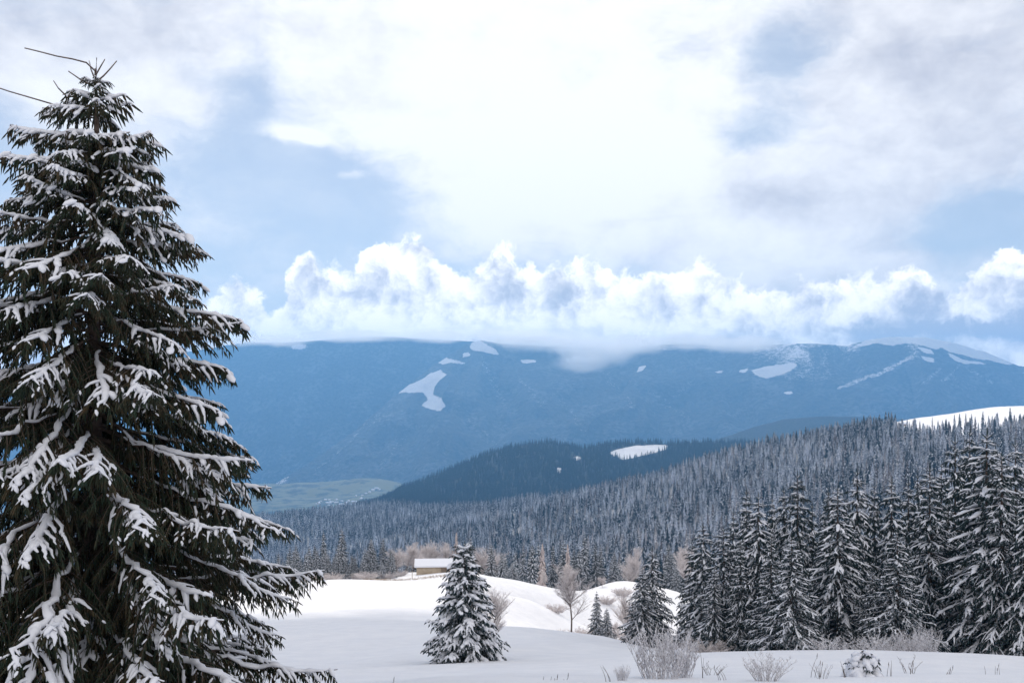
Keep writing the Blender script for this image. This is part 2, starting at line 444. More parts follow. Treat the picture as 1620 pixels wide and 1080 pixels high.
# ------------------------------------------------------------------ far ridges and mountains: each a slope below its skyline
NM = Noise2(11)
def inside(px, py, poly):
    r = np.zeros(px.shape, bool); n = len(poly)
    for i in range(n):
        x0, y0 = poly[i]; x1, y1 = poly[(i + 1) % n]
        c = ((y0 > py) != (y1 > py)) & (px < (x1 - x0) * (py - y0) / (y1 - y0 + 1e-9) + x0)
        r ^= c
    return r
def seg_dist(px, py, a, b):
    ax, ay = a; bx, by = b; t = np.clip(((px - ax) * (bx - ax) + (py - ay) * (by - ay)) / ((bx - ax) ** 2 + (by - ay) ** 2), 0, 1)
    return np.hypot(px - ax - t * (bx - ax), py - ay - t * (by - ay))

def far_slope(name, mat, crest, d_top, foot_y, d_foot, px0, px1, nx, nt_, relief, seed, patches=(), streaks=(), label='', rugged=9.0, frosty=0.0):
    cx, cy = np.array(crest, float).T
    px = np.linspace(px0, px1, nx); t = np.concatenate([np.linspace(0, 1, nt_), np.linspace(1.06, 1.7, 8)])
    PX, T = np.meshgrid(px, t)
    C = np.interp(PX, cx, cy)
    dt = np.interp(PX, *np.array(d_top, float).T) if hasattr(d_top, '__len__') else np.full(PX.shape, float(d_top))
    D = np.where(T <= 1, d_foot + (dt - d_foot) * T, dt + (T - 1) * 900)
    Xw = (PX - HX) / FPX * dt * (0.35 + 0.65 * np.minimum(D / dt, 1.0) ) + (PX - HX) / FPX * 0
    Xw = (PX - HX) / FPX * D
    zt = (HY - C) / FPX * dt; zf = (HY - foot_y) / FPX * d_foot
    s = np.clip(T, 0, 1)
    Z = zf + (zt - zf) * (0.80 * s + 0.20 * s * s)
    w = np.sin(np.clip(T, 0, 1) * math.pi) ** 0.7
    q = Xw / (relief * rugged)
    rid = 1 - 2 * np.abs(NM(q + NM(q * 0.7, D / 2200 + seed, 3) * 1.6 + seed * 7, D / (relief * rugged * 3.2), 4)) * 2
    Z = Z + (rid - 0.6) * relief * w + NM(Xw / (relief * 1.6), D / (relief * 1.6) + seed, 4) * relief * 0.5 * w + NM(Xw / 40, D / 40 + seed, 2) * relief * 0.06
    Z = np.where(T > 1, zt - (T - 1) * 500, Z)
    qx = HX + Xw / D * FPX; qy = HY - Z / D * FPX
    jx = qx + NM(Xw / 130, Z / 60 + 5, 3) * 12; jy = qy + NM(Xw / 130 + 9, Z / 60, 3) * 7
    sn = np.zeros(PX.shape)
    if frosty: sn = np.clip((rid - 0.15) * 0.9, 0, 1) * np.clip((Z - zf) / (zt - zf) * 1.5 - 0.45, 0, 1) * np.clip(NM(Xw / 900 + 3, D / 900, 3) * 3 + 0.75, 0.1, 1) * frosty
    for poly in patches: sn = np.maximum(sn, inside(jx, jy, poly) * 1.0)
    for _ in range(3): sn[1:-1, 1:-1] = (sn[1:-1, 1:-1] * 2 + sn[:-2, 1:-1] + sn[2:, 1:-1] + sn[1:-1, :-2] + sn[1:-1, 2:]) / 6
    for a, b, wd, amt in streaks: sn = np.maximum(sn, amt * np.clip(1.4 - seg_dist(jx, jy, a, b) / wd, 0, 1))
    o = sheet(name, Xw, D, Z, [M[mat]], sn)
    tag(o, label, kind='structure')
    return o

far_slope('mountain', 'mountain', [(100, 585), (300, 556), (390, 541), (440, 542), (500, 539), (560, 533), (600, 532), (680, 536), (760, 541), (840, 546), (940, 550), (1300, 580), (1700, 590)], 9900, 860, 7600, -500, 1900, 500, 120, 150, 1.3,
    [[(455, 546), (478, 545), (482, 551), (460, 553)]], [], 'farthest blue mountain under the cloud bank', rugged=6.0, frosty=0.5)
far_slope('mountain', 'mountain', [(200, 900), (420, 775), (480, 738), (560, 682), (620, 630), (680, 582), (735, 546), (760, 538), (800, 545), (860, 547), (900, 550), (960, 553), (1020, 547), (1080, 543), (1150, 547), (1230, 545),
    (1290, 543), (1340, 547), (1370, 538), (1410, 533), (1460, 533), (1500, 540), (1560, 557), (1610, 578), (1800, 610), (2000, 620)],
    [(0, 7200), (420, 7200), (740, 9200), (1100, 9600), (1400, 8800), (2000, 8200)], 830, 6300, 200, 2000, 900, 330, 150, 4.7,
    [[(745, 536), (760, 538), (772, 548), (786, 553), (790, 560), (765, 560), (748, 556)], [(688, 572), (702, 565), (715, 568), (735, 574), (734, 578), (712, 575), (700, 577)], [(730, 560), (740, 558), (742, 564), (732, 565)],
     [(622, 622), (640, 612), (668, 600), (682, 590), (700, 584), (706, 592), (695, 600), (686, 612), (682, 622), (696, 630), (704, 642), (698, 651), (682, 648), (664, 641), (676, 632), (668, 622), (645, 620)],
     [(822, 568), (845, 569), (843, 573), (824, 573)], [(890, 566), (925, 566), (926, 572), (895, 574)], [(1006, 590), (1016, 580), (1024, 579), (1018, 587)], [(1166, 588), (1184, 584), (1180, 592)],
     [(1190, 586), (1215, 580), (1256, 575), (1258, 580), (1235, 590), (1215, 599), (1196, 594)], [(1238, 620), (1250, 618), (1252, 624), (1240, 624)], [(1130, 586), (1146, 585), (1140, 589)],
     [(1238, 548), (1250, 538), (1290, 538), (1284, 543), (1262, 543)], [(1298, 546), (1315, 537), (1340, 537), (1332, 543)], [(1352, 548), (1366, 538), (1392, 534), (1420, 531), (1464, 531), (1500, 538), (1545, 549), (1600, 570), (1606, 575), (1575, 573), (1545, 566), (1520, 560), (1500, 557), (1490, 548), (1480, 552), (1462, 546), (1440, 541), (1410, 547), (1390, 541)],
     [(1450, 549), (1470, 553), (1478, 559), (1460, 558)], [(1495, 557), (1530, 570), (1560, 575), (1530, 577), (1505, 566)], [(1454, 563), (1474, 565), (1480, 573), (1466, 571)]],
    [((1240, 548), (1010, 549), 6, .50), ((1010, 549), (880, 552), 5, .46), ((1350, 543), (1240, 548), 5, .5), ((800, 548), (740, 541), 4, .4), ((1330, 612), (1380, 595), 5, .5), ((1380, 595), (1440, 566), 5, .55), ((1460, 608), (1486, 585), 5, .42), ((1492, 604), (1520, 575), 5, .42), ((1530, 580), (1570, 606), 6, .40), ((1505, 600), (1545, 618), 12, .34),
     ((1350, 590), (1372, 578), 4, .36), ((690, 690), (700, 720), 6, .3), ((705, 690), (715, 655), 4, .3), ((600, 640), (560, 690), 6, .36), ((560, 690), (500, 745), 7, .34), ((820, 600), (860, 640), 8, .36), ((930, 560), (1000, 640), 10, .34), ((760, 570), (800, 640), 8, .36), ((1000, 600), (1090, 660), 9, .33), ((1100, 600), (1040, 650), 8, .34), ((640, 690), (600, 740), 8, .33), ((720, 640), (800, 720), 9, .33), ((880, 620), (930, 690), 8, .33)],
    'great blue forested mountain with snowy meadows across the valley', rugged=4.2, frosty=0.85)
far_slope('forest_ridge', 'ridge', [(950, 800), (1060, 745), (1110, 704), (1150, 690), (1190, 676), (1240, 663), (1300, 658), (1380, 660), (1480, 665), (1700, 690)], 5200, 800, 4300, 950, 1700, 220, 70, 60, 2.2,
    [[(1118, 703), (1130, 700), (1136, 704), (1124, 706)]], [], 'dark wooded ridge rising behind the forested hill')
far_slope('forest_ridge', 'ridge', [(240, 870), (420, 850), (500, 828), (560, 810), (600, 792), (640, 772), (700, 748), (760, 722), (800, 709), (840, 702), (875, 700), (920, 710), (965, 704), (1010, 700), (1055, 702), (1110, 700), (1180, 700), (1300, 720), (1700, 760)], 3500, 815, 2700, 240, 1700, 480, 110, 34, 6.1,
    [[(962, 716), (978, 709), (1005, 704), (1055, 704), (1056, 710), (1030, 717), (1005, 725), (985, 728), (972, 722)], [(908, 724), (918, 721), (922, 728), (912, 730)], [(884, 738), (888, 738), (889, 750), (885, 750)]], [],
    'dark wooded ridge with a bright snowy clearing')

VALE = Surf([(300, 808, 5000), (420, 806, 5000), (500, 803, 5000), (600, 800, 5000), (720, 800, 5000), (430, 787, 5400), (520, 786, 5400), (600, 778, 5500), (680, 780, 5500), (300, 787, 5400),
    (300, 765, 5950), (430, 766, 5950), (520, 763, 6000), (590, 756, 6000), (625, 762, 6000), (660, 776, 6000), (720, 790, 6000), (300, 830, 6700), (520, 830, 6700), (720, 830, 6700), (500, 850, 4700), (300, 850, 4700), (720, 850, 4700)], 1e-6)
def zE(x, y): return VALE(x, y) + NA(np.asarray(x) / 160, np.asarray(y) / 160, 4) * 22
def mat_vale():
    m, nt, b = new_mat('valley_meadow'); co = geo_co()
    n = noise(co, 0.012, 6, 0.65, dim='3D'); f = noise(co, 0.004, 3, 0.6, dim='3D')
    a = mixc(n.step(0.40, 0.55), (0.02, 0.035, 0.03), (0.12, 0.14, 0.09))
    nt.links.new(mixc((attr('snow') + (n - 0.5) * 0.5).step(0.4, 0.6), a, (0.12, 0.13, 0.07)), b.inputs['Base Color'])
    return m
M['vale'] = mat_vale()
ex, ey = np.meshgrid(np.linspace(-3600, 900, 300), np.linspace(4700, 6800, 130))
ez = zE(ex, ey); vx = HX + ex / ey * FPX; vy = HY - ez / ey * FPX
gm = np.zeros(ex.shape)
for poly in ([(575, 764), (600, 757), (625, 764), (618, 774), (590, 771), (580, 766)], [(535, 770), (570, 762), (572, 770), (548, 780), (536, 776)], [(505, 770), (530, 764), (530, 768), (508, 774)], [(485, 775), (503, 772), (500, 786), (488, 786)], [(545, 790), (575, 784), (572, 790), (548, 793)]):
    gm = np.maximum(gm, inside(vx, vy, poly) * 1.0)
tag(sheet('valley', ex, ey, ez, [M['vale']], gm), 'valley floor with yellow green meadows round a village', kind='structure')

# ------------------------------------------------------------------ the air
def build_haze():
    m = bpy.data.materials.new('haze'); m.use_nodes = True; nt = m.node_tree
    for n in list(nt.nodes): nt.nodes.remove(n)
    out = nt.nodes.new('ShaderNodeOutputMaterial'); v = nt.nodes.new('ShaderNodeVolumePrincipled')
    v.inputs['Color'].default_value = (*HAZE_COL, 1); v.inputs['Density'].default_value = HAZE_D; v.inputs['Anisotropy'].default_value = 0.45
    nt.links.new(v.outputs[0], out.inputs['Volume'])
    mb = MB(); mb.box((0, 5450, (HAZE_TOP - 1900) / 2), (22000, 11200, HAZE_TOP + 1900))
    tag(mb.build('haze', [m], smooth=False), 'thin blue winter haze filling the valley', kind='stuff')
HAZE_COL, HAZE_D, HAZE_TOP = (0.21, 0.495, 0.88), 1.05e-4, 620
build_haze()

# low cloud spilling over the far crest
def build_crest_cloud():
    m = bpy.data.materials.new('crest_cloud'); m.use_nodes = True; nt = m.node_tree; X.nt = nt
    for n in list(nt.nodes): nt.nodes.remove(n)
    out = nt.nodes.new('ShaderNodeOutputMaterial'); v = nt.nodes.new('ShaderNodeVolumePrincipled')
    v.inputs['Color'].default_value = (0.99, 0.99, 0.99, 1); v.inputs['Anisotropy'].default_value = 0.72
    g = X.nt.nodes.new('ShaderNodeTexCoord')
    ln = nt.nodes.new('ShaderNodeVectorMath'); ln.operation = 'LENGTH'; nt.links.new(g.outputs['Object'], ln.inputs[0])
    n = noise(geo_co(), 0.0042, 4, 0.6, dim='3D')
    fall = 1.0 - X(ln.outputs['Value'])
    nt.links.new(((fall * 1.3 + (n - 0.62) * 1.5).step(0.0, 0.75) * CREST_CLOUD_D).s, v.inputs['Density'])
    nt.links.new(v.outputs[0], out.inputs['Volume'])
    bm = bmesh.new(); bmesh.ops.create_icosphere(bm, subdivisions=3, radius=1.0)
    me = bpy.data.meshes.new('crest_cloud'); bm.to_mesh(me); bm.free(); me.materials.append(m)
    for px, py, rx, ry in CREST_CLOUD:
        d = 8350.0; x, y, z = P(px, py, d)
        z = min(z, 612 - ry / FPX * d)
        o = inst('crest_cloud', me, None, (x, y, z), (0, 0, 0), (rx / FPX * d, 420, ry / FPX * d))
        tag(o, 'shreds of low white cloud hanging on the far mountain crest', kind='stuff')
CREST_CLOUD_D = 0.0045
CREST_CLOUD = [(880, 540, 110, 26), (950, 556, 90, 30), (1000, 545, 90, 24), (840, 535, 80, 18), (780, 530, 80, 16), (690, 532, 90, 14), (560, 532, 120, 13), (430, 538, 100, 14), (1090, 540, 90, 20), (1180, 545, 80, 20), (920, 575, 60, 22)]
build_crest_cloud()

# ------------------------------------------------------------------ the cloud overhead whose shade lies on the near slope
def build_cloud(gx, gy, gz, rx, ry, top):
    z = top
    t = (z - gz) / S.z
    c = Vector((gx + S.x * t, gy + S.y * t, z))
    bm = bmesh.new(); bmesh.ops.create_icosphere(bm, subdivisions=6, radius=1.0)
    n = Noise2(21)
    co = np.array([v.co for v in bm.verts])
    th = np.arctan2(co[:, 1], co[:, 0])
    lump = n(co[:, 0] * 3 + 9, co[:, 1] * 3 + co[:, 2] * 2, 5)
    edge = n(np.cos(th) * 3 + 40, np.sin(th) * 3 + 40, 4)
    for v, l, e in zip(bm.verts, lump, edge):
        k = 1 + 0.10 * e
        v.co = (v.co.x * rx * k, v.co.y * ry * k, v.co.z * 55 * (1 + 1.2 * l) * (1.3 if v.co.z > 0 else 0.4))
    rg = random.Random(6)                                  # loose puffs added along its edge to soften the border of its shade
    for i in range(420):
        a = math.pi / 2 + rg.gauss(0, 0.75); q = rg.random() ** 1.3
        k = 1 + 0.10 * float(n(np.array([math.cos(a) * 3 + 40]), np.array([math.sin(a) * 3 + 40]), 4)[0]) - 0.03
        r = rg.uniform(4, 13) * (1.15 - 0.6 * q)
        g = bmesh.ops.create_icosphere(bm, subdivisions=2, radius=r)['verts']
        o = Vector((math.cos(a) * (rx * k + q * 45), math.sin(a) * (ry * k + q * 45), rg.uniform(-12, 12)))
        for v in g: v.co = Vector((v.co.x * 1.6, v.co.y, v.co.z * .6)) + o
    me = bpy.data.meshes.new('cloud'); bm.to_mesh(me); bm.free()
    me.polygons.foreach_set('use_smooth', np.ones(len(me.polygons), bool))
    m, nt, b = new_mat('cloud'); b.inputs['Base Color'].default_value = (0.9, 0.9, 0.92, 1); b.inputs['Roughness'].default_value = 1.0
    me.materials.append(m)
    o = inst('cloud', me, None, c)
    return tag(o, 'low white cloud passing overhead that shades the near slope', kind='stuff')
build_cloud(30, -132, -28, 340, 222, 800)

# ------------------------------------------------------------------ spruces
rng = random.Random(5)

def branch_parts(rg, L, droop, tip, sec_gap, sec_len, ter_gap, ter_len, needle_r, snow_w, bare=0.18, sides=3, snowy=0.85, hang=0.0, sweep=55, frond=1.0, swide=1.0, inner=0.0):
    """one spruce branch along +x of length L: returns (needles and wood, snow) as MBs.  material 0 needles, 1 bark / 0 snow"""
    nd, sn = MB(), MB()
    k = max(6, int(L / 0.35) + 4)
    s = np.linspace(0, 1, k)
    bend = rg.uniform(-0.06, 0.06) * L
    ax = np.stack([L * s * (1 - 0.06 * droop * s), bend * s * s, -droop * L * (0.55 * s + 0.45 * s * s) + tip * L * s ** 3], 1)
    ax[1:, 1:] += np.array([[rg.gauss(0, 0.012 * L), rg.gauss(0, 0.010 * L)] for _ in range(k - 1)])
    at = lambda q: np.array([np.interp(q, s, ax[:, i]) for i in range(3)])
    nd.tube(ax, np.linspace(0.010 + 0.011 * L, 0.007, k), 4, 1)
    q = bare
    side = 1
    while q < 0.985:
        p = at(q)
        env = min(1.0, (q - bare + 0.10) / 0.30) * (1.0 - q) ** 0.62 * 1.35 + 0.10
        l = sec_len * L * env * rg.uniform(0.55, 1.2)
        l = max(l, ter_len * 0.9)
        a = R(sweep - 18 * q + rg.uniform(-10, 10)) * side
        sag = rg.uniform(0.25, 0.60) * frond * (1 + 0.5 * droop)
        m = max(4, int(l / 0.16) + 3); tt = np.linspace(0, 1, m)
        sec = p + np.stack([math.cos(a) * l * tt, math.sin(a) * l * tt * (1 - 0.15 * tt) + rg.gauss(0, .09) * l * tt * tt, -sag * l * tt ** 1.6 + 0.05 * l * tt], 1)
        if l > 2.2 * ter_len: nd.tube(sec, np.linspace(0.012, 0.004, m), 3, 1)
        # twigs with needles off the side branch, some hanging
        g = 0.12 if l > 2 * ter_len else 0.0
        ss = 1
        dirx = sec[-1] - sec[0]; dirx /= np.linalg.norm(dirx) + 1e-9
        perp = np.array([-dirx[1], dirx[0], 0])
        while g < 1.0:
            b = np.array([np.interp(g, tt, sec[:, i]) for i in range(3)])
            tl = ter_len * rg.uniform(0.6, 1.15) * (1 - 0.35 * g)
            if rg.random() < hang:
                tl *= rg.uniform(0.9, 1.9)
                dv = dirx * rg.uniform(-0.1, 0.3) + perp * ss * rg.uniform(0, 0.3) + np.array([0, 0, -1.0])
            else:
                dv = dirx * rg.uniform(0.5, 1.0) + perp * ss * rg.uniform(0.4, 0.9) + np.array([0, 0, rg.uniform(-0.75, -0.15)])
            dv /= np.linalg.norm(dv)
            r = needle_r * rg.uniform(0.75, 1.2)
            mid = b + dv * tl * 0.5 + np.array([0, 0, 0.0]); end = b + dv * tl - np.array([0, 0, tl * 0.12])
            nd.tube([b, mid, end], [r * 0.75, r, r * 0.18], sides, 0)
            if rg.random() < snowy * 0.52 * min(1.0, max(0.0, (q - bare - inner) / 0.28)) and dv[2] > -0.75:
                o = np.array([0, 0, needle_r * 0.75])
                w = snow_w * rg.uniform(0.45, 0.8)
                sn.tube([b + o, mid + o * 1.1, b + dv * tl * 0.92 + o * 0.7], [w * 0.6, w, w * 0.3], 5, 0, 0.62, cap=True)
            g += ter_gap / max(l, 1e-3) * rg.uniform(0.8, 1.25); ss = -ss
        # end twig
        dv = sec[-1] - sec[-2]; dv /= np.linalg.norm(dv); dv[2] -= 0.25
        nd.tube([sec[-1] - dv * ter_len * 0.2, sec[-1] + dv * ter_len * 0.35, sec[-1] + dv * ter_len * 0.8], [needle_r * 0.7, needle_r, needle_r * 0.2], sides, 0)
        # snow lying along the side branch, in clumps that grow thicker towards the end of the bough
        full = min(1.0, max(0.0, (q - bare - inner) / 0.28))
        if l > 1.5 * ter_len or rg.random() < 0.6:
            e0 = 0.0 if rg.random() < 0.75 else rg.uniform(0.1, 0.5)
            e1 = min(1.04, e0 + rg.uniform(0.35, 1.05))
            if rg.random() < snowy * full:
                mm = min(9, max(4, int(l * (e1 - e0) / 0.05))); f = np.linspace(e0, e1, mm)
                pts = np.stack([np.interp(f, tt, sec[:, i]) for i in range(3)], 1)
                if e1 > 1: pts[-1] = sec[-1] + dv * ter_len * 0.35
                w = snow_w * swide * rg.uniform(0.6, 1.3) * np.array([rg.uniform(0.7, 1.25) for _ in range(mm)]) * np.linspace(1.15, 0.5, mm)
                w[-1] *= 0.55
                pts[:, 2] += needle_r * 0.75 + w * 0.25
                pts[1:] += np.array([[rg.gauss(0, snow_w * .16), rg.gauss(0, snow_w * 0.22), 0] for _ in range(mm - 1)])
                sn.tube(pts, w, 6, 0, 0.60, cap=True)
                if rg.random() < 0.22:                        # a thicker clod
                    c = pts[rg.randrange(mm)]; r_ = snow_w * swide * rg.uniform(1.2, 2.0); dd_ = np.array([math.cos(a), math.sin(a), -sag * .8]) * r_ * 1.3
                    sn.tube([c - dd_, c - dd_ * .4 + (0, 0, r_ * .15), c + dd_ * .5 + (0, 0, r_ * .1), c + dd_], [r_ * .3, r_, r_ * .9, r_ * .25], 6, 0, 0.6, cap=True)
        q += sec_gap / L * rg.uniform(0.75, 1.25); side = -side
    # snow on the outer axis
    mm = max(6, int(L / 0.10)); f = np.linspace(bare + 0.08, 1.0, mm)
    pts = np.stack([np.interp(f, s, ax[:, i]) for i in range(3)], 1)
    w = snow_w * 1.45 * swide * np.array([rg.uniform(0.6, 1.3) for _ in range(mm)]) * np.clip(np.linspace(0.4, 2.2, mm), 0, 1) * np.clip((1.02 - np.linspace(0, 1, mm)) * 5, 0.2, 1)
    pts[:, 2] += needle_r * 0.8 + w * 0.25
    sn.tube(pts, w, 6, 0, 0.62, cap=True)
    return nd, sn

def join(dst, src, mtx, mat_shift=None):
    """append src MB to dst with a 4x4 matrix"""
    if not src.v: return
    v = np.concatenate(src.v); a = np.array(mtx.to_3x3()); t = np.array(mtx.translation)
    dst.v.append(v @ a.T + t); n = dst.n
    dst.f.extend([tuple(i + n for i in f) for f in src.f])
    dst.m.extend(src.m if mat_shift is None else [mat_shift[k] for k in src.m]); dst.n += len(v)

def spruce_mbs(seed, H, width, whorls, per, detail, droop0=0.15, droop1=0.60, clear=0.05, profile=0.85, swide=1.0, snowy=0.85, frond=1.0):
    """a whole spruce standing at the origin: trunk, crown and snow MBs"""
    rg = random.Random(seed)
    trunk, crown, snow = MB(), MB(), MB()
    zz = np.linspace(-0.6, H, 10); lean = [rg.gauss(0, 0.004 * H) for _ in range(10)]
    trunk.tube(np.stack([np.cumsum(lean) * 0.3, np.zeros(10), zz], 1), np.linspace(0.011 * H + 0.06, 0.02, 10), 7, 0)
    lib = {}
    for bi, L in enumerate((0.18, 0.32, 0.5, 0.72, 1.0)):
        for v in range(2):
            for di in range(3):
                dr = droop0 + (droop1 - droop0) * di / 2
                Lr = L * width
                lib[bi, v, di] = (Lr, branch_parts(rg, Lr, dr, 0.10, detail['sec'], 0.40, detail['ter'], detail['tl'], detail['nr'], detail['sw'], 0.10, 3, snowy, 0.25, frond=frond, swide=swide, inner=detail.get('inner', 0.0)))
    keys = (0.18, 0.32, 0.5, 0.72, 1.0)
    for w in range(whorls):
        f = (w + 0.4 * rg.random()) / whorls
        z = H * (clear + (1 - clear) * (1 - (1 - f) ** 1.08)) * 0.985
        rad = (1 - z / H) ** profile * width * (0.80 + 0.20 * min(1, z / (0.22 * H))) + 0.04 * width
        n = max(4, int(per * (0.55 + 0.45 * (1 - f)) + 0.5))
        a0 = rg.random() * 6.28
        for i in range(n):
            Lw = rad * rg.uniform(0.72, 1.18)
            bi = min(range(5), key=lambda b: abs(keys[b] * width - Lw))
            di = 0 if f > 0.80 else (1 if f > 0.45 else 2)
            if rg.random() < 0.25: di = rg.randrange(3)
            Lr, (nd, sn) = lib[bi, rg.randrange(2), di]
            sc = Lw / Lr
            mt = Matrix.Translation((0, 0, z + rg.uniform(-0.15, 0.15))) @ Matrix.Rotation(a0 + 6.283 * i / n + rg.uniform(-0.25, 0.25), 4, 'Z') @ Matrix.Rotation(rg.uniform(-0.12, 0.12) + (-0.35 if f > 0.9 else 0), 4, 'Y') @ Matrix.Rotation(rg.uniform(-0.25, 0.25), 4, 'X') @ Matrix.Diagonal((sc, sc, min(1.15, sc), 1))
            join(crown, nd, mt); join(snow, sn, mt)
    for i in range(5):                                    # leader and its whorl of buds
        a = 6.28 * i / 4; l = 0.05 * H * (0.55 if i < 4 else 1.0)
        tp = np.array([0, 0, H * 0.985]); e = tp + (np.array([math.cos(a) * .7, math.sin(a) * .7, .7]) * l if i < 4 else np.array([0, 0, l]))
        crown.tube([tp, (tp + e) / 2, e], [detail['nr'] * .6, detail['nr'] * .7, detail['nr'] * .2], 4, 0)
        snow.tube([tp + (0, 0, .03), (tp * .4 + e * .6) + (0, 0, .03)], [detail['nr'] * .6, detail['nr'] * .4], 5, 0)
    return trunk, crown, snow

def far_spruce(seed, H, width, tiers, lobes, larch=False):
    """a small light spruce for the wooded hillsides: ragged drooping sprays round a stem, some with snow on their backs"""
    rg = random.Random(seed); mb = MB()
    mb.tube([(0, 0, -1.5), (0, 0, H * 0.5), (0, 0, H)], [0.16, 0.10, 0.02], 3, 1)
    n = int(tiers * lobes * 0.62)
    for i in range(n):
        f = (i + rg.random()) / n; f = 1 - (1 - f) ** 1.25; z = H * (0.05 + 0.95 * f); r = width * ((1 - f) ** 0.80 + 0.04)
        a = i * 2.399 + rg.uniform(-.4, .4); l = r * rg.uniform(0.55, 1.22); w = r * rg.uniform(.22, .38) + 0.10
        ca, sa = math.cos(a), math.sin(a)
        dr = l * rg.uniform(0.55, 1.15) * (1.25 if larch else 1.0)
        p0 = np.array([0, 0, z]); pm = np.array([ca * l * .55, sa * l * .55, z - dr * .35]); pe = np.array([ca * l, sa * l, z - dr])
        s = np.array([-sa * w, ca * w, -w * .8]); s2 = np.array([sa * w, -ca * w, -w * .8])
        lo = pm * 0.7 - (0, 0, H / tiers * rg.uniform(.5, 1.1)); lo[2] = pm[2] - H / tiers * rg.uniform(.5, 1.0)
        mb.add([p0, pm + s, pm, pm + s2, pe, lo], [(0, 1, 2), (0, 2, 3), (1, 4, 2), (2, 4, 3), (1, 5, 4), (3, 4, 5)], 0)
        if not larch and rg.random() < 0.45:
            o = np.array([0, 0, .07]); k = rg.uniform(.35, .7)
            mb.add([p0 * .35 + pm * .65 + o, pm + s * k + o, pm + o * 2.0, pm + s2 * k + o, pe + o], [(0, 1, 2), (0, 2, 3), (1, 4, 2), (2, 4, 3)], 2)
    return mb

# ---- tree stock (meshes shared by all the copies)
DET = dict(sec=0.25, ter=0.17, tl=0.32, nr=0.062, sw=0.066, inner=0.08)
SPR = []
for i, (w, wh, pe, d0, d1, pr, sw) in enumerate(((3.6, 26, 7, .25, .75, .80, 1.0), (3.1, 28, 7, .15, .65, .78, .9), (4.0, 25, 8, .10, .60, .85, 1.0), (3.3, 27, 7, .30, .90, .75, 1.1), (3.8, 26, 7, .05, .45, .88, .9))):
    t, c, s = spruce_mbs(100 + i, 16.0, w, wh, pe, DET, d0, d1, profile=pr, swide=sw, snowy=0.78, frond=1.4)
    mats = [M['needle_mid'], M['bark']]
    tm, cm, sm = t.mesh('spruce_trunk', [M['bark']]), c.mesh('spruce_crown', mats), s.mesh('spruce_snow', [M['snow']])
    j = MB(); join(j, t, Matrix(), {0: 1}); join(j, c, Matrix(), {0: 0, 1: 1}); join(j, s, Matrix(), {0: 2})
    SPR.append((16.0, w, tm, cm, sm, j.mesh('spruce', mats + [M['snow']])))
t, c, s = spruce_mbs(77, 7.3, 2.55, 24, 10, dict(sec=0.17, ter=0.10, tl=0.22, nr=0.042, sw=0.085, inner=0.22), -0.08, 0.36, clear=0.02, profile=0.68, swide=1.05, snowy=0.85, frond=1.2)
SMALL = (7.3, 2.55, t.mesh('spruce_trunk', [M['bark']]), c.mesh('spruce_crown', [M['needle_mid'], M['bark']]), s.mesh('spruce_snow', [M['snow']]), None)

def plant(name, stock, x, y, z, H, Wk, rz, label, cat, group=None, parts=True):
    h0, w0, tm, cm, sm, jm = stock
    k = H / h0
    if parts:
        e = empty(name, (x, y, z), rz); e.scale = (k * Wk, k * Wk, k)
        inst('trunk', tm, e); c = inst('crown', cm, e); inst('snow', sm, c)
    else:
        e = inst(name, jm, None, (x, y, z), (0, 0, rz), (k * Wk, k * Wk, k))
    return tag(e, label, cat, group)

def at_px(px, d, ground=zA):
    x = (px - HX) / FPX * d
    return x, d, float(ground(np.array([x]), np.array([d]))[0])

def spruce_px(px, top, d, half_w, variant, rz, label, group=None, parts=True, ground=zA, name='spruce_tree', stock=None):
    """a spruce whose tip shows at (px, top) of the photograph when it stands d metres off; half_w its half width in pixels"""
    x, y, z = at_px(px, d, ground); H = (HY - top) / FPX * d - z
    st = stock or SPR[variant]
    Wk = (half_w / FPX * d) / (st[1] * H / st[0])
    return plant(name, st, x, y, z, H, Wk, rz, label, 'tree', group, parts)

spruce_px(735, 860, 60, 66, 0, 0.6, 'small bushy spruce loaded with snow standing alone in the open snow', stock=SMALL)

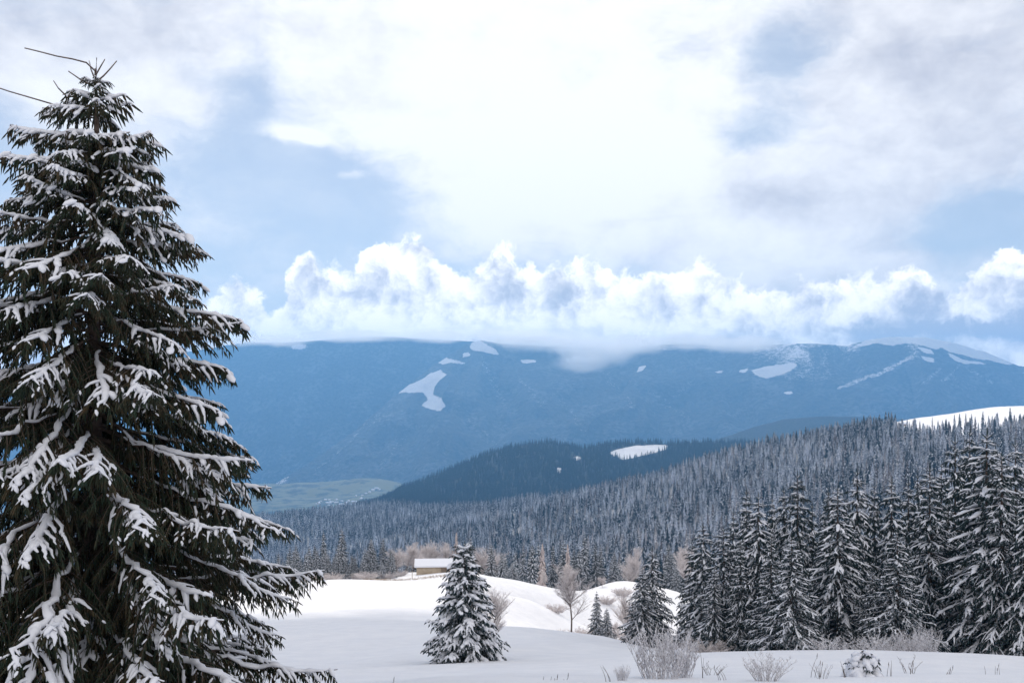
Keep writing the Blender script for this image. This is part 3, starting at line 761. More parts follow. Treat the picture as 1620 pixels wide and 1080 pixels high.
GROVE = 'spruces of the dark grove'
for k, (px, top, d, hw, v, lab) in enumerate([
    (1562, 688, 74, 92, 3, 'tallest and darkest broad spruce towering over the end of the grove'),
    (1420, 842, 71, 62, 4, 'low wide spruce with layered snowy boughs at the front edge of the grove'),
    (1253, 850, 72, 56, 2, 'short front spruce with fat hanging snow pads on its lower boughs'),
    (1471, 741, 77, 58, 1, 'tall front spruce with a snow streaked middle, just before the tallest dark one'),
    (1326, 772, 75, 60, 3, 'slim front spruce with long steep drooping boughs, mid grove'),
    (1200, 786, 78, 56, 0, 'frosted spruce with ragged sides in the front of the grove, behind the snowy bushes'),
    (1145, 836, 80, 46, 1, 'spruce third from the grove end by the lone bare tree'),
    (1112, 832, 84, 46, 3, 'dark leaning-topped spruce second from the open side of the grove'),
    (1032, 868, 90, 40, 0, 'taller of the two spruces apart from the grove beside the open slope'),
    (1016, 900, 87, 36, 2, 'shorter of the two spruces apart from the grove, in front of its taller mate'),
    (1220, 846, 74, 40, 4, 'pale rimed small spruce touching the one with fat snow pads'),
    (1262, 752, 92, 44, 1, 'dark pointed spruce rising highest in the near half of the grove'),
    (1181, 778, 88, 42, 2, 'tall thin topped spruce at the inner near end of the grove'),
    (1356, 747, 84, 50, 0, 'tall straight spruce over the middle of the grove'),
    (1411, 760, 86, 46, 3, 'spruce with an evenly snow ringed top behind the low wide one'),
    (1511, 697, 88, 58, 4, 'tall spruce just behind the tallest one on its near side'),
    (1535, 684, 92, 56, 2, 'high slender spruce tip rising directly behind the tallest dark spruce'),
    (1606, 702, 80, 62, 0, 'broad snowy spruce cut by the right edge of the picture'),
    (1310, 779, 88, 42, 4, 'narrow spruce showing only its tip between two front ones'),
    (1437, 764, 92, 40, 1, 'rear spruce tip between the snow ringed top and the snow streaked one'),
    (1383, 768, 95, 38, 2, 'rear spruce tip just past the tall straight one'),
    (1240, 775, 95, 38, 0, 'rear frosted spruce tip left of the highest dark point'),
    (1585, 722, 72, 60, 1, 'front spruce with white drooping boughs before the right edge'),
    (1380, 905, 73, 44, 2, 'young spruce half hidden beside the low wide one'),
    ]):
    spruce_px(px, top, d, hw * 1.26, v, 1.3 * k + 0.4, lab, GROVE)
for k, (px, top, d, hw, v) in enumerate([(1285, 800, 100, 40, 0), (1095, 858, 98, 38, 1), (1160, 812, 104, 38, 3), (1222, 790, 106, 40, 2), (1340, 790, 104, 42, 4), (1452, 752, 104, 42, 0), (1490, 735, 102, 46, 3), (1640, 690, 88, 66, 2), (1575, 712, 100, 60, 0),
    (1625, 760, 70, 56, 3), (1305, 822, 80, 44, 1), (1172, 856, 77, 36, 4), (1350, 830, 78, 44, 0), (1130, 900, 78, 34, 2), (1500, 800, 80, 50, 0)]):
    spruce_px(px, top, d, hw, v, 0.9 * k, 'snowy spruce of the inner rows of the grove, mostly hidden by its neighbours', 'inner rows of the grove')

# far side of the meadow: a ragged belt of spruces
for k, (px, top, d, hw, v, lab) in enumerate([
    (541, 836, 226, 16, 1, 'tallest slender spruce of the belt behind the meadow'),
    (512, 840, 232, 12, 3, 'thin spruce close by the tallest one of the belt'),
    (535, 863, 218, 14, 0, 'lower snowy spruce leaning on the tallest one of the belt'),
    (587, 852, 224, 17, 2, 'broad left spruce of the pair before the pink bare trees'),
    (606, 852, 226, 13, 1, 'narrow right spruce of the pair before the pink bare trees'),
    (618, 868, 220, 10, 4, 'dark short spruce at the edge of the pink bare trees'),
    (744, 849, 238, 17, 0, 'spruce tip rising behind the small bushy spruce'),
    (777, 859, 226, 16, 2, 'dark spruce just right of the small bushy spruce tip'),
    (794, 874, 220, 14, 3, 'middle of three dark spruces behind the bulge of the field'),
    (811, 889, 214, 16, 0, 'lowest of three dark spruces behind the bulge of the field'),
    (842, 863, 240, 20, 3, 'left of two joined broad spruces over the falling field edge'),
    (852, 860, 246, 18, 0, 'right of two joined broad spruces over the falling field edge'),
    (875, 862, 250, 14, 2, 'frosted spruce with a slim top above the lone bare tree, left one'),
    (892, 857, 244, 20, 1, 'steep boughed dark spruce above the lone bare tree'),
    (925, 846, 262, 17, 3, 'tallest spruce of the clump above the small snow hillock'),
    (942, 860, 256, 16, 4, 'white frosted spruce right of the tallest in the clump above the hillock'),
    (917, 869, 248, 18, 0, 'front spruce of the clump above the snow hillock'),
    (972, 872, 252, 14, 2, 'single dark spruce standing at the left shoulder of the hillock'),
    (944, 936, 124, 17, 0, 'young spruce on the gully slope, upper one of two'),
    (960, 962, 112, 17, 4, 'young spruce on the gully slope, lower one of two'),
    (1058, 860, 250, 14, 1, 'dark spruce beyond the pair of spruces on the open slope'),
    (1070, 890, 240, 12, 0, 'little spruce on the bright snow patch beside the grove'),
    ]):
    spruce_px(px, top, d, hw, v, 2.1 * k, lab, 'spruces around the lower meadow', parts=False)
rg = random.Random(18)
for k in range(13):
    spruce_px(444 + k * 14.5 + rg.uniform(-5, 5), rg.uniform(868, 888), rg.uniform(208, 216), rg.uniform(9, 13), rg.randrange(5), rg.random() * 6, 'small frosted spruce in the front of the belt behind the meadow', 'front of the spruce belt', parts=False)
rg = random.Random(8)
for k in range(84):
    px = rg.uniform(425, 1110) if k < 62 else rg.uniform(432, 625)
    if 625 < px < 720 and k % 3: continue
    d = rg.uniform(236, 330) if k < 62 else rg.uniform(218, 240)
    top = (858 if k < 62 else 866) + (px - 430) * 0.02 + (d - 236) * 0.10 + rg.uniform(-8, 22) + (6 if px < 700 else 0)
    spruce_px(px, top, d, rg.uniform(11, 16), rg.randrange(5), rg.random() * 6, 'snow dusted spruce standing in the back of the belt beyond the meadow', 'back of the spruce belt', parts=False)

# ------------------------------------------------------------------ wooded hillsides
FAR = []
for i in range(6):
    H = 17.0; w = (3.4, 3.9, 3.0, 3.5, 4.1, 2.8)[i]
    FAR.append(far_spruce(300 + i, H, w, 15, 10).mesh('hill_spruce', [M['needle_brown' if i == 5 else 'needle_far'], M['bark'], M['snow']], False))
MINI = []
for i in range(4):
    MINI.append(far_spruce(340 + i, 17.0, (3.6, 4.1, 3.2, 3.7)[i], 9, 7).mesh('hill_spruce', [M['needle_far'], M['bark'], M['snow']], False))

DARK = []
for i in range(3):
    m_ = far_spruce(360 + i, 17.0, (3.2, 3.7, 2.8)[i], 8, 7, True).mesh('hill_spruce', [M['needle_dark'], M['bark'], M['snow']], False); DARK.append(m_)

def hill_points(seed):
    r = np.random.RandomState(seed); out = []
    for d0, d1, gap in ((420, 800, 7.6), (800, 1300, 8.2), (1300, 2600, 9.2)):
        xs = np.arange(-0.62 * d1, 0.62 * d1, gap); ys = np.arange(d0, d1, gap)
        a, b = np.meshgrid(xs, ys); a = a + r.uniform(-.48, .48, a.shape) * gap; b = b + r.uniform(-.48, .48, b.shape) * gap
        a, b = a.ravel(), b.ravel()
        k = (np.abs(a) < 0.58 * b) & ~hilltop(a, b)
        k &= ~((a / b < 0.10) & (b < 520)) | (r.rand(len(a)) < 0.8)
        out.append(np.stack([a[k], b[k]], 1))
    p = np.concatenate(out); z = zB(p[:, 0], p[:, 1])
    gaps = NA(p[:, 0] / 90 + 5, p[:, 1] / 90, 3) > -0.20
    p, z = p[gaps], z[gaps]
    return np.column_stack([p, z]), 0.55 + 0.75 * r.rand(len(p)) ** 1.3 + NA(p[:, 0] / 60, p[:, 1] / 60 + 3, 2) * 0.5, r.rand(len(p)) * 6.28

def forest(name, pts, sc, rot, meshes, label):
    """one wood nobody could count: a cloud of points that carries small trees"""
    me = bpy.data.meshes.new(name); me.from_pydata(pts, [], [])
    for nm, v in (('size', sc), ('turn', rot)):
        at = me.attributes.new(nm, 'FLOAT', 'POINT'); at.data.foreach_set('value', np.asarray(v, float))
    o = link(bpy.data.objects.new(name, me))
    c = bpy.data.collections.new('tree_stock')
    for m in meshes: c.objects.link(bpy.data.objects.new('hill_spruce', m))
    ng = bpy.data.node_groups.new('wood', 'GeometryNodeTree')
    ng.interface.new_socket('Geometry', in_out='INPUT', socket_type='NodeSocketGeometry'); ng.interface.new_socket('Geometry', in_out='OUTPUT', socket_type='NodeSocketGeometry')
    N, Lk = ng.nodes.new, ng.links.new
    gi, go = N('NodeGroupInput'), N('NodeGroupOutput')
    ci = N('GeometryNodeCollectionInfo'); ci.inputs['Collection'].default_value = c; ci.inputs['Separate Children'].default_value = True; ci.inputs['Reset Children'].default_value = True
    ip = N('GeometryNodeInstanceOnPoints'); ip.inputs['Pick Instance'].default_value = True
    def named(n): a = N('GeometryNodeInputNamedAttribute'); a.data_type = 'FLOAT'; a.inputs['Name'].default_value = n; return a.outputs[0]
    rot_ = N('ShaderNodeCombineXYZ'); Lk(named('turn'), rot_.inputs[2])
    ri = N('FunctionNodeRandomValue'); ri.data_type = 'INT'; ri.inputs[4].default_value = 0; ri.inputs[5].default_value = len(meshes) - 1
    Lk(gi.outputs[0], ip.inputs['Points']); Lk(ci.outputs[0], ip.inputs['Instance']); Lk(ri.outputs[2], ip.inputs['Instance Index'])
    e2r = N('FunctionNodeEulerToRotation'); Lk(rot_.outputs[0], e2r.inputs[0]); Lk(e2r.outputs[0], ip.inputs['Rotation'])
    Lk(named('size'), ip.inputs['Scale']); Lk(ip.outputs[0], go.inputs[0])
    md = o.modifiers.new('wood', 'NODES'); md.node_group = ng
    return tag(o, label, kind='stuff')

pts, sc, rot = hill_points(4)
# the trees that show largest are trees of their own
near = np.argsort(pts[:, 1] / sc + np.where(np.abs(pts[:, 0] / pts[:, 1] - 0.18) > 0.40, 400, 0))[:170]
crest = np.zeros(len(pts), bool); crest[near] = True
for i in near:
    o = inst('spruce_tree', FAR[i % 6], None, tuple(pts[i]), (0, 0, rot[i]), (sc[i],) * 3)
    tag(o, 'frosted spruce in the lowest nearest rows of the forest on the hillside', 'tree', 'lowest rows of the hillside forest')
fr = pts[:, 1] < 1500
forest('forest', pts[~crest & fr], sc[~crest & fr], rot[~crest & fr], FAR, 'dense frosted spruce forest covering the near hill')
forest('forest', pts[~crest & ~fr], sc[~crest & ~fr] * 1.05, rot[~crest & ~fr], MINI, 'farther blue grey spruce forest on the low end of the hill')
for k, (px, top, hw, lab) in enumerate([(1387, 661, 6, 'dark spruce at the near foot of the snowy hilltop'), (1404, 664, 5, 'second dark spruce at the near foot of the snowy hilltop'), (1428, 662, 6, 'spruce before the roof of the hilltop hut'), (1447, 663, 6, 'dense dark spruce right of the hilltop hut'),
    (1460, 669, 4, 'thin spruce in the gap right of the hut on the hilltop'), (1475, 659, 4, 'slender single spruce sharp against the hilltop snow'), (1484, 664, 5, 'left of two matched spruces against the hilltop snow'), (1491, 664, 5, 'right of two matched spruces against the hilltop snow'),
    (1501, 667, 5, 'low spruce left of the dense hilltop clump'), (1510, 655, 5, 'left edge spruce of the dense hilltop clump'), (1518, 654, 6, 'full spruce inside the dense hilltop clump'), (1528, 653, 6, 'tallest spruce of the dense hilltop clump'), (1537, 654, 6, 'right edge spruce of the dense hilltop clump'),
    (1555, 650, 6, 'pointed spruce just right of the dense hilltop clump'), (1564, 657, 5, 'low round spruce beside the pointed one on the hilltop'), (1578, 652, 6, 'regular cone shaped spruce alone on the hilltop snow'), (1598, 644, 6, 'tallest thin see-through spruce breaking the hilltop skyline'), (1615, 657, 6, 'last spruce on the hilltop at the right edge')]):
    d = 985 + (k * 37 % 40); x, y, z = at_px(px, d, zB); H = (HY - top) / FPX * d - z
    o = inst('spruce_tree', FAR[k % 6], None, (x, y, z), (0, 0, k), (hw / FPX * d / 3.5,) * 2 + (H / 17,))
    tag(o, lab, 'tree', 'spruces on the snowy hilltop')

# second wooded ridge
ridge = [o for o in bpy.data.objects if o.name.startswith('forest_ridge')][-1]
def ridge_points(o, n, seed, xa, xb):
    r = np.random.RandomState(seed); me = o.data
    v = np.empty(len(me.vertices) * 3); me.vertices.foreach_get('co', v); v = v.reshape(-1, 3)
    sn = np.empty(len(v)); me.attributes['snow'].data.foreach_get('value', sn)
    f = np.array([p.vertices[:] for p in me.polygons]); c = v[f].mean(1); px = HX + c[:, 0] / c[:, 1] * FPX
    k = np.where((px > xa) & (px < xb) & (sn[f].max(1) < 0.5) & (c[:, 1] < 3700))[0]
    a = np.linalg.norm(np.cross(v[f[k, 1]] - v[f[k, 0]], v[f[k, 3]] - v[f[k, 0]]), axis=1)
    k = r.choice(k, n, p=a / a.sum()); s, t = r.rand(2, n, 1)
    return (v[f[k, 0]] * (1 - s) + v[f[k, 1]] * s) * (1 - t) + (v[f[k, 3]] * (1 - s) + v[f[k, 2]] * s) * t, r
p, r = ridge_points(ridge, 16000, 3, 560, 1250)
forest('forest', p, 0.9 + 0.5 * r.rand(len(p)), r.rand(len(p)) * 6.28, DARK, 'dark spruce forest covering the second ridge')

# ------------------------------------------------------------------ the great spruce close by: every bough a part of its own
def build_great_spruce():
    rg = random.Random(42)
    D0 = 20.0; pm = FPX / D0                                       # 78 pixels to the metre
    x0 = (150 - HX) / FPX * D0; zb = float(zA(np.array([x0]), np.array([D0]))[0])
    ztop = (HY - 108) / FPX * D0
    root = empty('great_spruce', (x0, D0, zb))
    tag(root, 'huge snow laden spruce close by, taller than the mountains behind it', 'tree')
    H = ztop - zb
    tr = MB(); zz = np.linspace(-0.5, H, 26)
    tr.tube(np.stack([0.05 * np.sin(zz * 0.7), 0.04 * np.cos(zz * 0.9), zz], 1), 0.26 * (1 - np.linspace(0, 1, 26)) ** 0.8 + 0.018, 10, 0)
    tr.build('trunk', [M['bark']], root)
    # half width of the tree in metres against height over its foot
    prof = [(108, .10), (150, .45), (200, .9), (270, 1.5), (340, 1.85), (410, 2.6), (480, 2.8), (560, 3.15), (650, 3.8), (760, 4.6), (860, 4.85), (955, 5.05), (1045, 4.7), (1180, 4.3)]
    pz = np.array([(HY - a) / FPX * D0 - zb for a, _ in prof])[::-1]; pr = np.array([b for _, b in prof])[::-1]
    sizes = (0.55, 1.0, 1.7, 2.5, 3.4, 4.5); stock = {}
    for bi, L in enumerate(sizes):
        for v in range(3):
            droop = (0.02, 0.20, 0.46)[v] * (0.6 + 0.09 * bi)
            nd, sn = branch_parts(rg, L, droop, (0.05, 0.06, 0.10)[v], 0.088, min(0.36 if L > 1.5 else 0.44, 0.95 / L), 0.036, 0.16, 0.017, 0.045, 0.10 if L < 2 else 0.16, 3, 0.92, 0.55, 56, 1.35, 1.0, 0.0 if L < 1.2 else (0.10 if L < 2 else 0.34))
            stock[bi, v] = (L, nd.mesh('bough', [M['needle'], M['bark']]), sn.mesh('bough_snow', [M['snow']]))
    z = 0.55; w = 0
    def bough(z, a, L, tiltv, roll, v=None):
        bi = min(range(6), key=lambda b: abs(math.log(sizes[b] / L)))
        if v is None: v = rg.randrange(3)
        l0, me, ms = stock[bi, v]; sc = L / l0
        b = inst('branch', me, root, (0.05 * math.sin(z * 0.7), 0, z)); b.rotation_euler = (Matrix.Rotation(a, 3, 'Z') @ Matrix.Rotation(tiltv, 3, 'Y') @ Matrix.Rotation(roll, 3, 'X')).to_euler()
        b.scale = (sc, sc, sc)
        inst('snow', ms, b)
    while z < H - 0.25:
        f = z / H; half = float(np.interp(z, pz, pr))
        n = 8 if f < 0.75 else (7 if f < 0.9 else 5)
        a0 = rg.random() * 6.28
        for i in range(n):
            a = a0 + 6.283 * i / n + rg.uniform(-0.28, 0.28)
            side = 0.5 - 0.5 * math.cos(a)                        # 0 towards the right, 1 towards the left
            L = half * (1 + (0.10 + 0.35 * max(0, f - 0.6)) * side) * rg.uniform(0.78, 1.08)
            if rg.random() < 0.13: L *= 0.6
            down = 0.17 * (1 - f) - 0.02 + rg.uniform(-0.10, 0.15)
            if f > 0.93: down -= 0.25
            v = rg.choice((0, 1, 1, 2)) if f > 0.55 else rg.choice((1, 1, 2, 2, 0))
            bough(z + rg.uniform(-0.15, 0.15), a, max(0.30, L), down, rg.uniform(-0.2, 0.2), v)
        z += (0.37 if f < 0.8 else 0.30) * rg.uniform(0.85, 1.15)
    # bare sticks at the top
    def stick(p, snow=True):
        q = np.array([((a - 150) / pm, b, (HY - c) / pm - zb) for a, b, c in p])
        m = MB(); m.tube(q, np.linspace(0.018, 0.009, len(q)), 6, 0, cap=True); o = m.build('stick', [M['bark']], root)
        s = MB(); s.tube(q + (0, 0, 0.014), np.linspace(0.016, 0.009, len(q)), 6, 0, 0.6, cap=True); s.build('snow', [M['snow']], o)
    stick([(150, 0, 112), (140, -.1, 102), (122, -.2, 99), (100, -.3, 97), (78, -.4, 93), (58, -.5, 90)])
    bough((HY - 182) / pm - zb, math.pi - .35, 1.35, -0.12, 0.1, 0); bough((HY - 215) / pm - zb, math.pi - .15, 1.85, -0.08, -0.1, 0); bough((HY - 160) / pm - zb, 0.2, 0.6, -0.25, 0.1, 0); bough((HY - 230) / pm - zb, -0.4, 1.35, -0.05, 0.1, 0)
    stick([(150, 0, 188), (122, -.1, 179), (92, -.2, 170), (60, -.4, 163), (35, -.5, 157), (5, -.6, 148)])
    stick([(155, 0, 128), (168, -.1, 122), (180, -.15, 112), (191, -.2, 102)])
    stick([(152, 0, 118), (160, 0, 104), (166, 0, 94)]); stick([(152, 0, 125), (152, 0, 110), (153, 0, 92)])
    stick([(150, 0, 125), (144, 0, 110), (141, 0, 96)]); stick([(150, 0, 138), (130, -.1, 128), (115, -.2, 118)])
    stick([(112, -.1, 158), (100, -.2, 145), (92, -.2, 133)])
    return root
build_great_spruce()

# ------------------------------------------------------------------ bare trees and bushes white with rime
def bare_tree_mb(seed, H, spread, levels=5, stem=0.35, r0=0.10, lean=0.0, kids=(5, 7), up=0.55):
    rg = random.Random(seed); mb = MB()
    def grow(p, d, l, r, lev):
        k = 4 if lev < 2 else 3
        pts = [np.array(p)]; dd = np.array(d)
        for i in range(k - 1):
            dd = dd + np.array([rg.gauss(0, .10), rg.gauss(0, .10), rg.gauss(0.03, .07)]); dd /= np.linalg.norm(dd)
            pts.append(pts[-1] + dd * l / (k - 1))
        mb.tube(pts, np.linspace(r, r * 0.55, k), 5 if lev == 0 else 3, 0 if lev < 2 else 1)
        if lev >= levels: return
        n = rg.randint(*kids) if lev else kids[1] + 6
        for j in range(n):
            t = rg.uniform(stem if lev == 0 else 0.15, 1.0); i = min(int(t * (k - 1)), k - 2); fr_ = t * (k - 1) - i
            b = pts[i] * (1 - fr_) + pts[i + 1] * fr_
            a = rg.random() * 6.28; side = np.array([math.cos(a) * spread, math.sin(a) * spread, up * rg.uniform(.5, 1.3)])
            nd = dd * 0.55 + side; nd /= np.linalg.norm(nd)
            grow(b, nd, l * rg.uniform(0.36, 0.62) * (1 - 0.35 * t if lev == 0 else 1), max(r * 0.42, 0.012), lev + 1)
    grow((0, 0, -0.3), (lean, 0, 1), H * 0.8, r0, 0)
    return mb
BARE = [bare_tree_mb(500 + i, 8.0, sp, 3, st, 0.12, 0, (9, 16), up).mesh('bare_tree', [M['stem'], M['rime']]) for i, (sp, st, up) in enumerate(((.75, .30, .6), (.9, .15, .5), (.6, .3, .8)))]
LARCH = [far_spruce(560 + i, 13.0, 2.1, 18, 10, True).mesh('larch', [M['rime_brown'], M['bark'], M['snow']], False) for i in range(2)]
def bush_mb(seed, H, spread, stems, r=0.010, side=7, droop=0.0):
    rg = random.Random(seed); mb = MB()
    for i in range(stems):
        a = rg.random() * 6.28; q = rg.random() ** 0.6; l = H * rg.uniform(0.55, 1.05) * (1 - 0.25 * q)
        b = np.array([math.cos(a), math.sin(a), 0]) * spread * 0.35 * q; d = np.array([math.cos(a) * q * spread / H * .55 + rg.gauss(0, .1), math.sin(a) * q * spread / H * .55 + rg.gauss(0, .1), 1.0])
        k = 6; t = np.linspace(0, 1, k)
        pts = b + np.outer(t, d) * l + np.outer(t * t, [math.cos(a) * droop * l, math.sin(a) * droop * l, -droop * l * .6]); pts[:, 2] -= 0.1
        pts[1:] += np.array([[rg.gauss(0, .02 * H), rg.gauss(0, .02 * H), 0] for _ in range(k - 1)])
        mb.tube(pts, np.linspace(r * 1.6, r * .6, k), 3, 0)
        for j in range(side):
            s = rg.uniform(.25, 1.0); c = np.array([np.interp(s, t, pts[:, m]) for m in range(3)])
            aa = rg.random() * 6.28; sl = l * rg.uniform(.08, .26) * (1.2 - .5 * s)
            e = c + np.array([math.cos(aa) * .6, math.sin(aa) * .6, .75]) * sl
            mb.tube([c, (c + e) / 2 + np.array([0, 0, -.03 * sl]), e], [r * .9, r * .8, r * .5], 3, 0)
            for jj in range(2):
                f = rg.uniform(.3, .95); c2 = c * (1 - f) + e * f; a2 = rg.random() * 6.28
                mb.tube([c2, c2 + np.array([math.cos(a2) * .6, math.sin(a2) * .6, .6]) * sl * rg.uniform(.25, .5)], [r * .7, r * .45], 3, 0)
    return mb

def put(name, me, px, d, H, h0, wk, rz, label, cat, group=None, ground=zA, dz=0.0):
    x, y, z = at_px(px, d, ground); k = H / h0
    return tag(inst(name, me, None, (x, y, z + dz), (0, 0, rz), (k * wk, k * wk, k)), label, cat, group)

# the lone tree on the edge of the field: a trunk and a rounded crown of twigs
mbl = bare_tree_mb(620, 7.2, .95, 3, .30, 0.11, 0.0, (7, 14), .42)
x, y, z = at_px(904, 112)
e = empty('bare_tree', (x, y, z)); tag(e, 'lone leafless tree with a thin trunk and rimed pinkish crown on the field edge', 'tree')
tm, cm = MB(), MB()
V = np.concatenate(mbl.v)
fa = [f for f, m in zip(mbl.f, mbl.m) if m == 0]; fb = [f for f, m in zip(mbl.f, mbl.m) if m == 1]
tm.add(V, fa); cm.add(V, fb)
for nm, mb_, mt in (('trunk', tm, M['stem']), ('crown', cm, M['rime'])):
    o = mb_.build(nm, [mt], e); bm = bmesh.new(); bm.from_mesh(o.data); bmesh.ops.delete(bm, geom=[v for v in bm.verts if not v.link_faces], context='VERTS'); bm.to_mesh(o.data); bm.free()

put('bare_tree', BARE[1], 778, 70, 4.2, 8.0, 1.0, 1.0, 'sprawling leafless sapling half behind the small bushy spruce', 'tree')
for k, (px, d, top, wk, v, lab) in enumerate([(628, 225, 868, 1.5, 1, 'pink rimed bare tree beside the short dark spruce'), (640, 232, 862, 1.5, 0, 'rounded pink rimed bare tree left of the barn, tallest of its clump'), (655, 236, 866, 1.4, 2, 'pink bare tree next in line left of the barn'),
    (678, 246, 864, 1.3, 0, 'pale bare tree over the left end of the barn roof'), (690, 250, 862, 1.5, 1, 'wide rounded bare tree over the middle of the barn roof'), (705, 248, 867, 1.4, 2, 'pinkish bare tree over the barn roof by the red brown larch'),
    (765, 244, 868, 1.5, 1, 'big rimed bare tree right behind the small bushy spruce'), (663, 230, 878, 1.5, 1, 'low bare tree just left of the barn gable'), (842, 205, 925, 1.7, 1, 'low pink bush tree under the two joined spruces'),
    (862, 215, 905, 1.0, 2, 'brownish bare tree between the dark spruces over the field edge'), (905, 225, 893, 1.1, 0, 'tall pink bare tree behind the lone leafless tree'), (953, 232, 912, 1.6, 1, 'reddish bush tree at the foot of the clump above the hillock'),
    (992, 262, 880, 1.2, 0, 'faint bare tree at the top of the small snow hillock'), (1003, 270, 878, 1.2, 2, 'faint bare tree just right of the one on the snow hillock'), (1085, 232, 868, 1.1, 0, 'golden rimed bare tree before the grove edge'), (975, 150, 985, 1.2, 1, 'sunlit bare thicket tree in the gully behind the young spruces'),
    (990, 140, 945, 1.3, 2, 'sunlit tall bare tree against the pair of spruces'), (1000, 138, 960, 1.3, 0, 'sunlit low bare tree at the foot of the pair of spruces')]):
    x, y, z = at_px(px, d); H = (HY - top) / FPX * d - z
    put('bare_tree', BARE[v], px, d, H, 8.0, wk, k * 1.1, lab, 'tree', 'bare trees white with rime')
put('larch', LARCH[0], 722, 244, 13.5, 13.0, .9, 0, 'red brown bare larch cone left of the small bushy spruce tip', 'tree')
put('larch', LARCH[1], 716, 240, 8.0, 13.0, 1.1, 1, 'short reddish larch at the foot of the taller one', 'tree')
put('larch', LARCH[1], 858, 222, 11.0, 13.0, 1.0, 1, 'grey brown bare larch below the left joined broad spruce', 'tree')
put('larch', LARCH[0], 898, 238, 12.5, 13.0, 1.0, 2, 'pinkish larch standing right behind the crown of the lone leafless tree', 'tree')

BUSH = [bush_mb(700 + i, 1.9, sp, 60, 0.012, 9, dr).mesh('bush', [M['twig']]) for i, (sp, dr) in enumerate(((1.6, .05), (2.0, .25)))]
RBUSH = [bush_mb(720 + i, 3.0, 3.6, 110, 0.035, 7, .35).mesh('bush', [M['rime']]) for i in range(2)]
GULLY = [(890, 135, 1.3), (915, 128, 1.0), (930, 170, 2.2), (948, 178, 2.0), (962, 185, 2.4), (975, 175, 2.6), (985, 165, 2.4), (1000, 172, 2.8), (992, 128, 1.6), (972, 122, 1.0), (940, 118, .8), (1005, 118, 1.8), (960, 205, 2.0), (985, 215, 2.2), (868, 178, 1.5), (1012, 200, 3.0), (1022, 190, 2.6), (835, 190, 1.2)]
for k, (px, d, H, wk, lab) in enumerate([(468, 208, 2.8, 1.2, 'leftmost rounded rimed bush at the far field edge'), (488, 206, 3.2, 1.2, 'tall rounded rimed bush at the far field edge'), (506, 205, 2.9, 1.3, 'broad rimed bush before the tallest belt spruce'), (525, 206, 3.0, 1.2, 'rimed bush right under the tallest belt spruce'),
    (540, 209, 2.2, 1.1, 'small rimed bush right of the tallest belt spruce'), (565, 210, 3.0, 1.0, 'rimed bush at the left foot of the spruce pair'), (582, 207, 3.2, 1.2, 'round pale bush in front of the spruce pair'), (613, 209, 2.6, 1.3, 'beige rounded bush under the short dark spruce'), (632, 214, 2.4, 1.2, 'low pinkish bush between the spruce pair and the barn'),
    (922, 150, 2.4, 1.3, 'sunny rimed bush behind the trunk of the lone tree'), (880, 160, 2.0, 1.5, 'rimed bush on the dip left of the lone tree'), (935, 145, 2.2, 1.3, 'rimed bush beside the young spruces'), (1000, 108, 1.6, 1.3, 'rimed bush by the foot of the pair of spruces'),
    (1120, 76, 1.5, 1.6, 'beige frosted thicket at the near foot of the grove'), (1090, 82, 2.2, 1.3, 'sunlit thicket between the pair of spruces and the grove')]):
    put('bush', RBUSH[k % 2], px, d, H * (0.72 if d > 200 else 0.85), 3.0, wk, k * 1.7, lab, 'bush', 'rounded bushes white with rime')
for k, (px, d, H) in enumerate(GULLY):
    put('bush', RBUSH[k % 2], px, d, H, 3.0, 1.2, k * 2.1, 'pale rimed bush in the sunny gully between the field edge and the pair of spruces', 'bush', 'bushes of the sunny gully')
FB = [(1045, 23.5, 1.55, .85, 0, 'thick upright frosted bush in front of the grove'), (1075, 24.5, 1.35, .7, 0, 'right half of the double frosted bush, with bent twigs'), (1212, 22.6, .82, .9, 1, 'low spreading purple brown bush with frosted tips'), (985, 22.4, .42, .8, 0, 'tiny twig tuft left of the thick frosted bush'),
    (1400, 66, 1.9, 1.0, 1, 'white rimed shrub before the low wide grove spruce'), (1465, 66, 2.8, .55, 0, 'tall white rimed shrub at the front foot of the grove'), (1385, 64, 1.4, 1.6, 1, 'snow bent bush mound left of the white shrubs'), (1310, 64, 1.0, 2.2, 1, 'low snow bent brambles under the slim grove spruce'), (1440, 63, 1.8, 1.0, 0, 'bristly rimed shrub between the two white shrubs'),
    (1440, 26, .62, .8, 1, 'thin spreading twigs in the open snow right of the snow capped sapling'), (1125, 26, .55, .9, 1, 'sparse arching twigs between the two nearest bushes'), (1300, 23, .55, .5, 0, 'stiff upright stalks left of the snow capped sapling')]
for k, (px, d, H, wk, v, lab) in enumerate(FB):
    if k in (9, 10, 11): me = bush_mb(760 + k, 1.9, 2.2, 9, 0.016, 4, .3).mesh('bush', [M['twig_dark']])
    else: me = BUSH[v]
    put('bush', me, px, d, H, 1.9, wk, k * 2.3, lab, 'bush', 'frosted bushes of the near slope')

